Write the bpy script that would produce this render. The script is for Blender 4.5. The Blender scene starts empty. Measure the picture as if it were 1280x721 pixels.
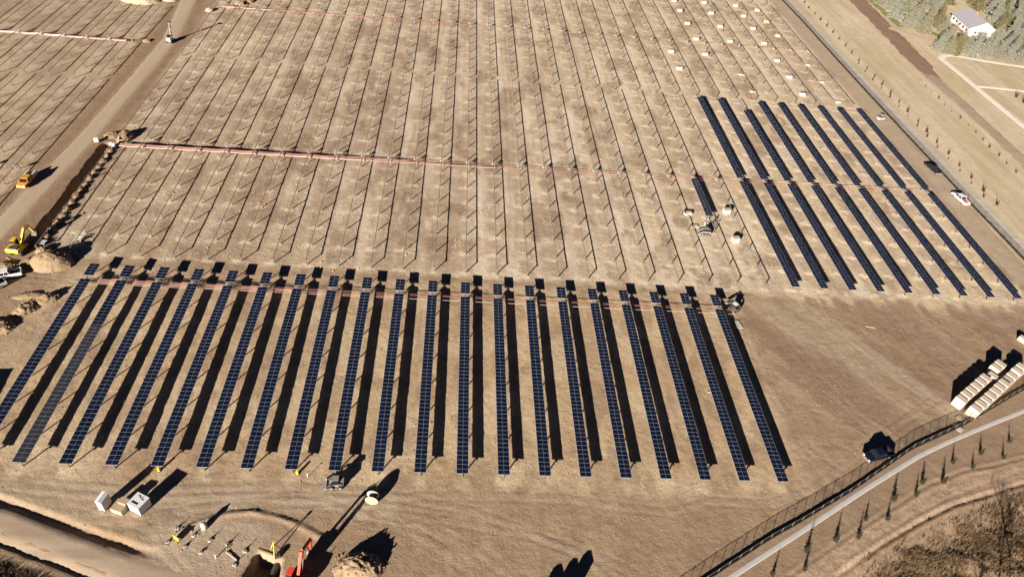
import bpy, bmesh, math, random
import numpy as np
from mathutils import Matrix, Vector

random.seed(7)
rng = np.random.default_rng(7)
SC = bpy.context.scene
COL = SC.collection

# ------------------------------------------------------------------ camera
F_PX = 885.9
C0 = np.array([6.047, -68.355, 103.346])
RC = np.array([[0.994299, -0.037913, 0.099658],
               [0.049583, -0.663040, -0.746940],
               [0.094396, 0.747624, -0.657380]])      # rows: right, down, forward
cam = bpy.data.cameras.new('camera')
cam.sensor_width = 36.0
cam.lens = F_PX / 1280 * 36.0
cam.clip_start = 0.5
cam.clip_end = 9000
camo = bpy.data.objects.new('camera', cam)
COL.objects.link(camo)
camo.matrix_world = Matrix(((RC[0][0], -RC[1][0], -RC[2][0], C0[0]),
                            (RC[0][1], -RC[1][1], -RC[2][1], C0[1]),
                            (RC[0][2], -RC[1][2], -RC[2][2], C0[2]),
                            (0, 0, 0, 1)))
SC.camera = camo

# ------------------------------------------------------------------ light
SUN_EL = math.radians(17.0)
SHADOW_AZ = math.radians(32)          # shadows fall this far from +Y towards +X
sdir = Vector((math.sin(SHADOW_AZ) * math.cos(SUN_EL), math.cos(SHADOW_AZ) * math.cos(SUN_EL), -math.sin(SUN_EL)))
sun = bpy.data.lights.new('sun', 'SUN')
sun.energy = 5.0
sun.angle = math.radians(0.5)
sun.color = (1.0, 0.895, 0.80)
suno = bpy.data.objects.new('sun', sun)
suno.rotation_euler = sdir.to_track_quat('-Z', 'Y').to_euler()
suno.location = (-60, -120, 120)
COL.objects.link(suno)
W = bpy.data.worlds.new('World')
SC.world = W
W.use_nodes = True
nt = W.node_tree
bg = nt.nodes['Background']
sky = nt.nodes.new('ShaderNodeTexSky')
sky.sky_type = 'NISHITA'
sky.sun_disc = False
sky.sun_elevation = SUN_EL
sky.sun_rotation = math.radians(212)   # sun stands towards -X -Y
sky.altitude = 3000
sky.air_density = 0.12
sky.dust_density = 0.0
sky.ozone_density = 3.0
nt.links.new(sky.outputs[0], bg.inputs[0])
bg.inputs[1].default_value = 0.05
SC.view_settings.view_transform = 'Standard'
SC.view_settings.look = 'None'
SC.view_settings.gamma = 1.0
SC.view_settings.use_curve_mapping = False
SC.view_settings.exposure = 1.45


def at(x, y, z=0.0):
    """photo pixel -> point on the level z"""
    d = RC.T @ np.array([(x - 640) / F_PX, (y - 360.5) / F_PX, 1.0])
    k = (z - C0[2]) / d[2]
    p = C0 + k * d
    return Vector(p)


ORD = ['first', 'second', 'third', 'fourth', 'fifth', 'sixth', 'seventh', 'eighth', 'ninth', 'tenth', 'eleventh',
       'twelfth', 'thirteenth', 'fourteenth', 'fifteenth', 'sixteenth', 'seventeenth', 'eighteenth', 'nineteenth',
       'twentieth']
TENS = {2: 'twenty', 3: 'thirty', 4: 'forty', 5: 'fifty', 6: 'sixty', 7: 'seventy', 8: 'eighty'}
TH = {2: 'twentieth', 3: 'thirtieth', 4: 'fortieth', 5: 'fiftieth', 6: 'sixtieth', 7: 'seventieth', 8: 'eightieth'}


def nth(k):
    """1 -> first ..."""
    if k <= 20:
        return ORD[k - 1]
    t, u = divmod(k, 10)
    return TH[t] if u == 0 else TENS[t] + '-' + ORD[u - 1]


# ------------------------------------------------------------------ materials
MATS = {}


def nodes_of(name):
    m = bpy.data.materials.new(name)
    m.use_nodes = True
    t = m.node_tree
    return m, t, t.nodes['Principled BSDF'], t.nodes['Material Output']


def N(t, kind, **kw):
    n = t.nodes.new(kind)
    for k, v in kw.items():
        setattr(n, k, v)
    return n


def mixc(t, fac, a, b):
    n = t.nodes.new('ShaderNodeMix')
    n.data_type = 'RGBA'
    for sock, v in ((n.inputs[0], fac), (n.inputs[6], a), (n.inputs[7], b)):
        if isinstance(v, bpy.types.NodeSocket):
            t.links.new(v, sock)
        elif isinstance(v, (int, float)):
            sock.default_value = v
        else:
            sock.default_value = (*v, 1)
    return n.outputs[2]


def ramp(t, src, a, b, lo=0.0, hi=1.0):
    n = t.nodes.new('ShaderNodeMapRange')
    n.inputs[1].default_value = a
    n.inputs[2].default_value = b
    n.inputs[3].default_value = lo
    n.inputs[4].default_value = hi
    t.links.new(src, n.inputs[0])
    return n.outputs[0]


def math_(t, op, a, b):
    n = t.nodes.new('ShaderNodeMath')
    n.operation = op
    for i, v in enumerate((a, b)):
        if isinstance(v, bpy.types.NodeSocket):
            t.links.new(v, n.inputs[i])
        else:
            n.inputs[i].default_value = v
    return n.outputs[0]


def noise(t, vec, scale, detail=4.0, rough=0.6, mapscale=None, dist=0.0):
    if mapscale:
        mp = t.nodes.new('ShaderNodeMapping')
        mp.inputs['Scale'].default_value = mapscale
        t.links.new(vec, mp.inputs[0])
        vec = mp.outputs[0]
    n = t.nodes.new('ShaderNodeTexNoise')
    n.inputs['Scale'].default_value = scale
    n.inputs['Detail'].default_value = detail
    n.inputs['Roughness'].default_value = rough
    n.inputs['Distortion'].default_value = dist
    t.links.new(vec, n.inputs['Vector'])
    return n.outputs['Fac']


def bump(t, bsdf, h, strength, dist):
    b = t.nodes.new('ShaderNodeBump')
    b.inputs['Strength'].default_value = strength
    b.inputs['Distance'].default_value = dist
    t.links.new(h, b.inputs['Height'])
    t.links.new(b.outputs[0], bsdf.inputs['Normal'])


def simple(name, col, rough=0.6, metal=0.0, var=0.12, scale=1.5, spec=0.5, coat=0.0):
    """paint, plastic, steel ...: a colour with some dirt and uneven gloss"""
    m, t, b, o = nodes_of(name)
    tc = t.nodes.new('ShaderNodeTexCoord')
    n1 = noise(t, tc.outputs['Object'], scale, 5, 0.65)
    f = ramp(t, n1, 0.35, 0.7)
    c2 = tuple(c * (1 - var) + d * var for c, d in zip(col, (0.25, 0.19, 0.13)))
    t.links.new(mixc(t, f, col, c2), b.inputs['Base Color'])
    t.links.new(ramp(t, n1, 0.3, 0.7, max(rough - 0.1, 0.03), min(rough + 0.12, 1)), b.inputs['Roughness'])
    b.inputs['Metallic'].default_value = metal
    b.inputs['Specular IOR Level'].default_value = spec
    b.inputs['Coat Weight'].default_value = coat
    MATS[name] = m
    return m


def ground_material(name, with_zones=True):
    m, t, b, o = nodes_of(name)
    g = t.nodes.new('ShaderNodeNewGeometry')
    pos = g.outputs['Position']
    big = noise(t, pos, 0.045, 3, 0.55)
    mid = noise(t, pos, 0.32, 6, 0.66, dist=0.6)
    fine = noise(t, pos, 1.6, 6, 0.75, dist=0.3)
    tiny = noise(t, pos, 5.5, 5, 0.8)
    lane = noise(t, pos, 1.0, 4, 0.6, mapscale=(0.55, 0.035, 1))
    base = mixc(t, ramp(t, big, 0.35, 0.65), (0.305, 0.212, 0.132), (0.375, 0.268, 0.168))
    base = mixc(t, ramp(t, lane, 0.38, 0.66, 0, 0.8), base, (0.285, 0.200, 0.128))
    base = mixc(t, ramp(t, mid, 0.5, 0.72, 0, 0.75), base, (0.225, 0.155, 0.098))
    base = mixc(t, ramp(t, fine, 0.54, 0.74, 0, 0.7), base, (0.47, 0.355, 0.215))
    if with_zones:
        a1 = N(t, 'ShaderNodeAttribute', attribute_name='zone_a')
        s1 = t.nodes.new('ShaderNodeSeparateColor')
        t.links.new(a1.outputs['Color'], s1.inputs[0])
        a2 = N(t, 'ShaderNodeAttribute', attribute_name='zone_b')
        s2 = t.nodes.new('ShaderNodeSeparateColor')
        t.links.new(a2.outputs['Color'], s2.inputs[0])
        a3 = N(t, 'ShaderNodeAttribute', attribute_name='zone_c')
        s3 = t.nodes.new('ShaderNodeSeparateColor')
        t.links.new(a3.outputs['Color'], s3.inputs[0])
        # paler dusty soil of the back field, golden stubble of the front block
        dust = mixc(t, ramp(t, fine, 0.35, 0.65), (0.46, 0.37, 0.272), (0.68, 0.575, 0.44))
        base = mixc(t, math_(t, 'MULTIPLY', s3.outputs[1], ramp(t, mid, 0.3, 0.6, 0.75, 1.0)), base, dust)
        gold = mixc(t, ramp(t, fine, 0.35, 0.65), (0.395, 0.275, 0.155), (0.52, 0.385, 0.23))
        base = mixc(t, math_(t, 'MULTIPLY', s3.outputs[2], ramp(t, mid, 0.3, 0.65, 1.0, 0.45)), base, gold)
        # straw: broken up by the finer noise
        sfac = math_(t, 'MULTIPLY', s1.outputs[0], ramp(t, mid, 0.2, 0.55, 0.45, 1.15))
        straw = mixc(t, ramp(t, fine, 0.35, 0.65), (0.46, 0.36, 0.225), (0.66, 0.545, 0.375))
        base = mixc(t, sfac, base, straw)
        # straw and chalky subsoil thrown up round every pile
        xyz = t.nodes.new('ShaderNodeSeparateXYZ')
        t.links.new(pos, xyz.inputs[0])

        def cyc(src, period, shift):
            f = math_(t, 'FRACT', math_(t, 'ADD', math_(t, 'DIVIDE', src, period), shift), 0)
            return math_(t, 'MULTIPLY', math_(t, 'SUBTRACT', f, 0.5), period)
        far = math_(t, 'MULTIPLY', math_(t, 'GREATER_THAN', xyz.outputs[1], 150.8), -0.417)
        du = math_(t, 'DIVIDE', math_(t, 'ADD', cyc(xyz.outputs[0], 7.0, 10.0), 0.6), 1.9)
        dv = math_(t, 'DIVIDE', math_(t, 'ADD', cyc(xyz.outputs[1], 6.86, math_(t, 'ADD', far, 0.5 - 53.7 / 6.86)), 0.3), 1.0)
        rr = math_(t, 'SQRT', math_(t, 'ADD', math_(t, 'MULTIPLY', du, du), math_(t, 'MULTIPLY', dv, dv)), 0)
        wn = noise(t, pos, 0.75, 4, 0.65, mapscale=(0.7, 1.5, 1), dist=0.8)
        rr = math_(t, 'ADD', rr, math_(t, 'MULTIPLY', math_(t, 'SUBTRACT', wn, 0.5), 4.6))
        pm = math_(t, 'MULTIPLY', ramp(t, rr, 0.95, 0.40), s3.outputs[0])
        # driving lanes between the rows
        ln = noise(t, pos, 1.0, 3, 0.6, mapscale=(0.16, 0.022, 1))
        ab = math_(t, 'ABSOLUTE', math_(t, 'ADD', cyc(xyz.outputs[0], 7.0, 10.0), math_(t, 'MULTIPLY', math_(t, 'SUBTRACT', mid, 0.5), 1.8)), 0)
        lm = math_(t, 'MULTIPLY', ramp(t, ab, 1.6, 2.7), ramp(t, ln, 0.40, 0.60))
        base = mixc(t, math_(t, 'MULTIPLY', lm, math_(t, 'MULTIPLY', s3.outputs[1], 0.75)), base, (0.70, 0.60, 0.455))
        ld = math_(t, 'MULTIPLY', ramp(t, ab, 2.2, 0.9), ramp(t, ln, 0.62, 0.45))
        base = mixc(t, math_(t, 'MULTIPLY', ld, math_(t, 'MULTIPLY', s3.outputs[1], 0.5)), base, (0.32, 0.235, 0.165))
        # loose straw flecks
        fl = noise(t, pos, 1.0, 5, 0.75, mapscale=(0.55, 1.15, 1), dist=0.9)
        fl2 = noise(t, pos, 0.35, 3, 0.6)
        fm = math_(t, 'MULTIPLY', ramp(t, fl, 0.54, 0.64), ramp(t, fl2, 0.42, 0.58, 0.15, 1.0))
        base = mixc(t, math_(t, 'MULTIPLY', fm, math_(t, 'MINIMUM', math_(t, 'MULTIPLY', s3.outputs[1], 1.4), 0.8)), base, (0.74, 0.64, 0.48))
        fd = ramp(t, fl, 0.44, 0.33, 0, 0.75)
        base = mixc(t, math_(t, 'MULTIPLY', fd, math_(t, 'MINIMUM', math_(t, 'MULTIPLY', s3.outputs[1], 1.2), 0.7)), base, (0.26, 0.19, 0.128))
        base = mixc(t, pm, base, mixc(t, ramp(t, tiny, 0.4, 0.62), (0.82, 0.72, 0.56), (0.55, 0.44, 0.29)))
        # compacted pale soil and gravelly dust
        grey = mixc(t, ramp(t, mid, 0.3, 0.7), (0.46, 0.375, 0.27), (0.375, 0.295, 0.205))
        base = mixc(t, s1.outputs[2], base, grey)
        # damp / turned brown soil
        dfac = math_(t, 'MULTIPLY', s1.outputs[1], ramp(t, mid, 0.3, 0.6, 0.55, 1.1))
        base = mixc(t, dfac, base, mixc(t, fine, (0.20, 0.132, 0.085), (0.27, 0.182, 0.118)))
        # dry meadow outside the fence
        gr = mixc(t, ramp(t, mid, 0.3, 0.7), (0.56, 0.465, 0.32), (0.70, 0.60, 0.43))
        gr = mixc(t, ramp(t, noise(t, pos, 1.0, 4, 0.6, mapscale=(0.16, 0.018, 1)), 0.42, 0.62, 0, 0.8), gr, (0.47, 0.395, 0.225))
        gr = mixc(t, ramp(t, noise(t, pos, 1.0, 3, 0.6, mapscale=(0.3, 0.03, 1)), 0.5, 0.7, 0, 0.6), gr, (0.43, 0.325, 0.215))
        gr = mixc(t, ramp(t, fine, 0.5, 0.72, 0, 0.35), gr, (0.33, 0.26, 0.15))
        base = mixc(t, s2.outputs[0], base, gr)
        # brush ground
        br = mixc(t, ramp(t, fine, 0.38, 0.66), (0.095, 0.066, 0.042), (0.24, 0.168, 0.098))
        base = mixc(t, s2.outputs[1], base, br)
        # mulch
        mu = mixc(t, ramp(t, fine, 0.38, 0.62), (0.30, 0.205, 0.135), (0.48, 0.36, 0.25))
        mu = mixc(t, ramp(t, mid, 0.48, 0.66, 0, 0.7), mu, (0.26, 0.18, 0.11))
        base = mixc(t, s2.outputs[2], base, mu)
    base = mixc(t, ramp(t, tiny, 0.5, 0.68, 0, 0.55), base, (0.17, 0.12, 0.08))
    t.links.new(base, b.inputs['Base Color'])
    b.inputs['Roughness'].default_value = 0.95
    b.inputs['Specular IOR Level'].default_value = 0.15
    h = math_(t, 'ADD', math_(t, 'MULTIPLY', fine, 0.8), math_(t, 'MULTIPLY', tiny, 0.34))
    h = math_(t, 'ADD', h, math_(t, 'MULTIPLY', mid, 0.5))
    bump(t, b, h, 0.9, 0.17)
    MATS[name] = m
    return m


def rough_surface(name, c1, c2, c3, scale=0.5, bumpd=0.04, stretch=None, rough=0.92):
    m, t, b, o = nodes_of(name)
    g = t.nodes.new('ShaderNodeNewGeometry')
    pos = g.outputs['Position']
    n1 = noise(t, pos, scale, 5, 0.6, mapscale=stretch)
    n2 = noise(t, pos, scale * 7, 5, 0.7)
    c = mixc(t, ramp(t, n1, 0.33, 0.67), c1, c2)
    c = mixc(t, ramp(t, n2, 0.5, 0.75, 0, 0.6), c, c3)
    t.links.new(c, b.inputs['Base Color'])
    b.inputs['Roughness'].default_value = rough
    b.inputs['Specular IOR Level'].default_value = 0.2
    bump(t, b, math_(t, 'ADD', n2, n1), 0.6, bumpd)
    MATS[name] = m
    return m


GROUND = ground_material('dirt_ground')
ground_material('loose_dirt', False)
rough_surface('gravel', (0.43, 0.35, 0.245), (0.375, 0.295, 0.205), (0.31, 0.24, 0.165), 0.25, 0.05, (0.6, 0.12, 1))
rough_surface('packed_dirt_road', (0.40, 0.315, 0.225), (0.32, 0.245, 0.172), (0.27, 0.2, 0.14), 0.5, 0.05, (0.12, 1.0, 1))
rough_surface('concrete', (0.47, 0.45, 0.42), (0.41, 0.39, 0.36), (0.36, 0.34, 0.31), 0.8, 0.01)
rough_surface('pale_path', (0.78, 0.71, 0.61), (0.70, 0.62, 0.51), (0.62, 0.54, 0.44), 0.3, 0.02)
rough_surface('tilled_soil', (0.215, 0.135, 0.085), (0.275, 0.178, 0.115), (0.32, 0.22, 0.15), 0.35, 0.12, (1, 0.2, 1))
rough_surface('erosion_cloth', (0.52, 0.46, 0.40), (0.40, 0.35, 0.305), (0.62, 0.55, 0.46), 0.5, 0.12, (0.22, 1.3, 1))
rough_surface('green_lawn', (0.19, 0.20, 0.07), (0.30, 0.25, 0.11), (0.12, 0.13, 0.05), 0.3, 0.05)
rough_surface('pink_drive', (0.50, 0.36, 0.26), (0.56, 0.43, 0.33), (0.44, 0.32, 0.24), 0.3, 0.03)
rough_surface('clay_heap', (0.30, 0.215, 0.125), (0.24, 0.168, 0.10), (0.16, 0.11, 0.065), 0.7, 0.10)
rough_surface('dark_spoil', (0.235, 0.165, 0.10), (0.175, 0.118, 0.072), (0.11, 0.075, 0.048), 1.1, 0.14)
rough_surface('pale_heap', (0.42, 0.345, 0.24), (0.36, 0.29, 0.20), (0.28, 0.22, 0.15), 0.7, 0.08)
rough_surface('bark', (0.10, 0.075, 0.05), (0.07, 0.05, 0.035), (0.14, 0.11, 0.08), 3, 0.03)
simple('galvanised', (0.30, 0.285, 0.26), 0.6, 0.0, 0.3)
simple('pile_steel', (0.13, 0.108, 0.082), 0.7, 0.0, 0.25, 0.7, 0.3)
simple('tube_steel', (0.19, 0.168, 0.14), 0.65, 0.0, 0.25, 0.7, 0.3)
simple('drive_grey', (0.33, 0.31, 0.28), 0.6, 0, 0.2)
simple('aluminium', (0.46, 0.49, 0.54), 0.4, 0.0, 0.05)
simple('white_paint', (0.66, 0.66, 0.65), 0.4, 0, 0.06)
simple('dusty_white', (0.50, 0.47, 0.41), 0.6, 0, 0.15)
simple('black_rubber', (0.025, 0.024, 0.022), 0.8, 0, 0.2)
simple('dark_steel', (0.07, 0.068, 0.065), 0.55, 0.3, 0.2)
simple('grey_paint', (0.22, 0.21, 0.20), 0.5, 0, 0.2)
simple('car_black', (0.006, 0.008, 0.014), 0.22, 0, 0.015, 1.2, 0.6, 0.5)
simple('car_navy', (0.006, 0.009, 0.020), 0.22, 0, 0.015, 1.2, 0.6, 0.5)
simple('glass_dark', (0.012, 0.014, 0.018), 0.06, 0, 0.02, 1, 0.7)
simple('digger_yellow', (0.70, 0.46, 0.03), 0.45, 0, 0.15)
simple('truck_orange', (0.62, 0.27, 0.03), 0.4, 0, 0.1)
simple('digger_red', (0.60, 0.055, 0.02), 0.4, 0, 0.12)
simple('bright_yellow', (0.75, 0.58, 0.05), 0.55, 0, 0.1)
simple('red_cloth', (0.55, 0.06, 0.07), 0.7, 0, 0.1)
simple('cardboard', (0.52, 0.435, 0.35), 0.8, 0, 0.1, 1.2)
simple('carton_white', (0.43, 0.39, 0.34), 0.75, 0, 0.08, 1.2)
simple('timber', (0.40, 0.31, 0.20), 0.8, 0, 0.25, 3)
simple('cable_red', (0.34, 0.115, 0.095), 0.7, 0, 0.25, 0.5)
simple('cable_pink', (0.40, 0.215, 0.18), 0.7, 0, 0.2, 0.5)
simple('cable_white', (0.46, 0.42, 0.37), 0.7, 0, 0.1, 0.5)
simple('silt_cloth', (0.012, 0.012, 0.013), 0.9, 0, 0.03, 2, 0.2)
simple('roof_grey', (0.30, 0.30, 0.32), 0.7, 0, 0.05, 0.5)
simple('roof_white', (0.80, 0.79, 0.77), 0.7, 0, 0.04, 0.5)
simple('brick_red', (0.38, 0.16, 0.09), 0.8, 0, 0.2, 1)
simple('light_lens', (0.85, 0.80, 0.62), 0.1, 0, 0.02)
simple('tail_red', (0.45, 0.02, 0.02), 0.2, 0, 0.02)


def panel_glass():
    m, t, b, o = nodes_of('panel_glass')
    oi = t.nodes.new('ShaderNodeObjectInfo')
    c = mixc(t, oi.outputs['Random'], (0.0050, 0.0085, 0.0205), (0.0080, 0.0130, 0.032))
    t.links.new(c, b.inputs['Base Color'])
    t.links.new(ramp(t, oi.outputs['Random'], 0, 1, 0.10, 0.2), b.inputs['Roughness'])
    b.inputs['IOR'].default_value = 1.7
    MATS['panel_glass'] = m


panel_glass()
simple('panel_glass_sheen', (0.026, 0.031, 0.042), 0.25, 0, 0.10, 0.15)  # greyer glass: a cloud reflection painted into the base colour


def fabric_mesh():
    m, t, b, o = nodes_of('chain_link')
    b.inputs['Base Color'].default_value = (0.07, 0.062, 0.052, 1)
    b.inputs['Metallic'].default_value = 0.0
    b.inputs['Roughness'].default_value = 0.5
    tr = t.nodes.new('ShaderNodeBsdfTransparent')
    mx = t.nodes.new('ShaderNodeMixShader')
    g = t.nodes.new('ShaderNodeTexCoord')
    n1 = noise(t, g.outputs['Object'], 0.8, 2, 0.5)
    t.links.new(ramp(t, n1, 0.3, 0.7, 0.20, 0.30), mx.inputs[0])
    t.links.new(tr.outputs[0], mx.inputs[1])
    t.links.new(b.outputs[0], mx.inputs[2])
    t.links.new(mx.outputs[0], o.inputs[0])
    MATS['chain_link'] = m


fabric_mesh()


def foliage(name, c1, c2, c3):
    m, t, b, o = nodes_of(name)
    g = t.nodes.new('ShaderNodeNewGeometry')
    oi = t.nodes.new('ShaderNodeObjectInfo')
    n1 = noise(t, g.outputs['Position'], 0.9, 4, 0.6)
    c = mixc(t, ramp(t, n1, 0.35, 0.65), c1, c2)
    c = mixc(t, ramp(t, oi.outputs['Random'], 0.2, 1.0, 0, 0.75), c, c3)
    t.links.new(c, b.inputs['Base Color'])
    b.inputs['Roughness'].default_value = 0.75
    b.inputs['Specular IOR Level'].default_value = 0.25
    MATS[name] = m


foliage('blue_spruce', (0.205, 0.21, 0.16), (0.285, 0.28, 0.22), (0.22, 0.20, 0.115))
foliage('olive_spruce', (0.155, 0.135, 0.06), (0.20, 0.17, 0.085), (0.135, 0.13, 0.065))
foliage('young_pine', (0.045, 0.05, 0.024), (0.07, 0.06, 0.03), (0.055, 0.045, 0.025))
foliage('dry_brush', (0.15, 0.10, 0.055), (0.26, 0.185, 0.10), (0.10, 0.065, 0.04))
foliage('red_brush', (0.085, 0.05, 0.032), (0.14, 0.09, 0.055), (0.06, 0.038, 0.025))
foliage('straw_clumps', (0.42, 0.31, 0.18), (0.52, 0.40, 0.25), (0.34, 0.25, 0.15))


# ------------------------------------------------------------------ mesh helpers
class MB:
    def __init__(self):
        self.v, self.f, self.m = [], [], []

    def add(self, verts, faces, mi=0):
        o = len(self.v)
        self.v += [tuple(p) for p in verts]
        self.f += [tuple(i + o for i in f) for f in faces]
        self.m += [mi] * len(faces)
        return self

    def box(self, c, s, mi=0, M=None, taper=(1, 1), shift=(0, 0)):
        """box, centre c, full size s; the top face scaled by taper and moved by shift"""
        x, y, z = s[0] / 2, s[1] / 2, s[2] / 2
        tx, ty = taper
        sx, sy = shift
        vs = [(-x, -y, -z), (x, -y, -z), (x, y, -z), (-x, y, -z),
              (-x * tx + sx, -y * ty + sy, z), (x * tx + sx, -y * ty + sy, z), (x * tx + sx, y * ty + sy, z), (-x * tx + sx, y * ty + sy, z)]
        vs = [Vector(v) for v in vs]
        if M is not None:
            vs = [M @ v for v in vs]
        vs = [v + Vector(c) for v in vs]
        return self.add(vs, [(0, 3, 2, 1), (4, 5, 6, 7), (0, 1, 5, 4), (1, 2, 6, 5), (2, 3, 7, 6), (3, 0, 4, 7)], mi)

    def cyl(self, a, b, r, r2=None, n=10, mi=0, caps=True):
        a, b = Vector(a), Vector(b)
        r2 = r if r2 is None else r2
        d = (b - a).normalized()
        u = d.orthogonal().normalized()
        w = d.cross(u)
        vs = []
        for p, rr in ((a, r), (b, r2)):
            for k in range(n):
                t = 2 * math.pi * k / n
                vs.append(p + (u * math.cos(t) + w * math.sin(t)) * rr)
        fs = [(k, (k + 1) % n, n + (k + 1) % n, n + k) for k in range(n)]
        if caps:
            fs += [tuple(range(n - 1, -1, -1)), tuple(range(n, 2 * n))]
        return self.add(vs, fs, mi)

    def beam(self, a, b, w, h, mi=0):
        """rectangular bar from a to b, width w (level), height h"""
        a, b = Vector(a), Vector(b)
        d = (b - a).normalized()
        up = Vector((0, 0, 1)) if abs(d.z) < 0.95 else Vector((0, 1, 0))
        s = d.cross(up).normalized()
        u = s.cross(d).normalized()
        vs = [p + s * (i * w / 2) + u * (j * h / 2) for p in (a, b) for i, j in ((-1, -1), (1, -1), (1, 1), (-1, 1))]
        return self.add(vs, [(3, 2, 1, 0), (4, 5, 6, 7), (0, 1, 5, 4), (1, 2, 6, 5), (2, 3, 7, 6), (3, 0, 4, 7)], mi)

    def tube(self, pts, r, n=5, mi=0):
        pts = [Vector(p) for p in pts]
        o = []
        for i, p in enumerate(pts):
            d = (pts[min(i + 1, len(pts) - 1)] - pts[max(i - 1, 0)]).normalized()
            u = d.orthogonal().normalized() if abs(d.z) > 0.9 else Vector((0, 0, 1)).cross(d).normalized()
            w = d.cross(u)
            rr = r[i] if isinstance(r, (list, tuple)) else r
            o += [p + (u * math.cos(2 * math.pi * k / n) + w * math.sin(2 * math.pi * k / n)) * rr for k in range(n)]
        fs = []
        for i in range(len(pts) - 1):
            for k in range(n):
                fs.append((i * n + k, i * n + (k + 1) % n, (i + 1) * n + (k + 1) % n, (i + 1) * n + k))
        return self.add(o, fs, mi)

    def prof(self, pts, y0, y1, mi=0, inset=0.0):
        """side outline in x,z extruded from y0 to y1"""
        n = len(pts)
        vs = [(p[0], y0, p[1]) for p in pts] + [(p[0], y1, p[1]) for p in pts]
        fs = [tuple(range(n)), tuple(range(2 * n - 1, n - 1, -1))]
        fs += [((k + 1) % n, k, n + k, n + (k + 1) % n) for k in range(n)]
        return self.add(vs, fs, mi)

    def mesh(self, name, mats, smooth=False):
        me = bpy.data.meshes.new(name)
        me.from_pydata(self.v, [], self.f)
        for m in (mats if isinstance(mats, (list, tuple)) else [mats]):
            me.materials.append(MATS[m] if isinstance(m, str) else m)
        if max(self.m, default=0) > 0:
            me.polygons.foreach_set('material_index', self.m)
        if smooth:
            me.polygons.foreach_set('use_smooth', [True] * len(self.f))
        me.update()
        return me


def put(name, me, parent=None, loc=(0, 0, 0), rot=None, scale=None):
    o = bpy.data.objects.new(name, me)
    COL.objects.link(o)
    o.location = loc
    if rot is not None:
        o.rotation_euler = rot
    if scale is not None:
        o.scale = (scale,) * 3 if isinstance(scale, (int, float)) else scale
    if parent is not None:
        o.parent = parent
    return o


def part(name, mb, mats, parent, smooth=False, loc=(0, 0, 0), rot=None):
    return put(name, mb.mesh(name, mats, smooth), parent, loc, rot)


def tag(o, label, cat, group=None, kind=None):
    if label:
        o['label'] = label
    if cat:
        o['category'] = cat
    if group:
        o['group'] = group
    if kind:
        o['kind'] = kind
    return o


def thing(name, label, cat, loc=(0, 0, 0), rz=0.0, group=None, scale=None):
    o = put(name, None, None, loc, (0, 0, rz), scale)
    o.empty_display_size = 0.5
    return tag(o, label, cat, group)


def struct(o):
    o['kind'] = 'structure'
    return o


# ------------------------------------------------------------------ numpy noise for the terrain
TAB = rng.random((256, 256))


def vnoise(x, y):
    xi = np.floor(x).astype(int)
    yi = np.floor(y).astype(int)
    fx, fy = x - xi, y - yi
    fx = fx * fx * (3 - 2 * fx)
    fy = fy * fy * (3 - 2 * fy)
    a = TAB[xi & 255, yi & 255]
    b = TAB[(xi + 1) & 255, yi & 255]
    c = TAB[xi & 255, (yi + 1) & 255]
    d = TAB[(xi + 1) & 255, (yi + 1) & 255]
    return (a * (1 - fx) + b * fx) * (1 - fy) + (c * (1 - fx) + d * fx) * fy


def fbm(x, y, s, o=4, g=0.5):
    r, a, t = 0, 1.0, 0
    for k in range(o):
        r = r + a * vnoise(x * s + 17.3 * k, y * s - 9.1 * k)
        t += a
        a *= g
        s *= 2.03
    return r / t


def smooth(a, b, x):
    t = np.clip((x - a) / (b - a), 0, 1)
    return t * t * (3 - 2 * t)


def pdist(x, y, poly):
    """distance to a polyline, signed side (left positive) and run along it 0..1"""
    best = np.full(x.shape, 1e9)
    side = np.zeros(x.shape)
    run = np.zeros(x.shape)
    L = [0]
    for (ax, ay), (bx, by) in zip(poly[:-1], poly[1:]):
        L.append(L[-1] + math.hypot(bx - ax, by - ay))
    for k, ((ax, ay), (bx, by)) in enumerate(zip(poly[:-1], poly[1:])):
        dx, dy = bx - ax, by - ay
        l2 = dx * dx + dy * dy
        t = np.clip(((x - ax) * dx + (y - ay) * dy) / l2, 0, 1)
        d = np.hypot(x - ax - t * dx, y - ay - t * dy)
        c = (dx * (y - ay) - dy * (x - ax))
        u = d < best
        best = np.where(u, d, best)
        side = np.where(u, np.sign(c), side)
        run = np.where(u, (L[k] + t * math.sqrt(l2)) / L[-1], run)
    return best, side, run


PITCH = 7.0


def row_x(i):
    return (i - 9.5) * PITCH


def P2(*px):
    return [tuple(at(x, y)[:2]) for x, y in px]


# lines of the place, all on the ground level
DITCH_N = [(-75, -0.8), (-60.2, -5.7), (-51.5, -8.6), (-43.5, -11.4), (-37.0, -13.4), (-32, -15.2)]
DITCH_S = [(-75, -6.5), (-57.0, -12.4), (-49.3, -15.0), (-41.8, -17.7), (-30, -22)]
ROAD_F = [(-80, -2.2), (-58.5, -9.2), (-50.4, -12.2), (-42.6, -14.9), (-34, -17.8), (-20, -22.5), (0, -30)]
ROAD_L = [(-92.5, 20), (-91.8, 55), (-90.2, 80), (-88.9, 101), (-88.2, 137), (-88.0, 165), (-90.5, 186), (-92.5, 201), (-96, 260), (-100, 330)]
TRENCH = [(-82.9, 56.5), (-82.8, 75), (-82.8, 98.3)]
FENCE_BR = [(34, -26.0), (48.2, -17.5), (61.0, -10.2), (67.6, -6.9), (79.0, -0.8), (95.4, 8.9), (108.6, 14.7), (129.0, 25.4), (148, 38), (156.8, 64)]
FENCE_R = [(156.8, 64), (156.3, 80), (155.8, 95), (155.4, 124.5), (154.8, 164), (154.6, 197), (154.6, 236), (153.9, 262), (153.5, 340)]
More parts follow.
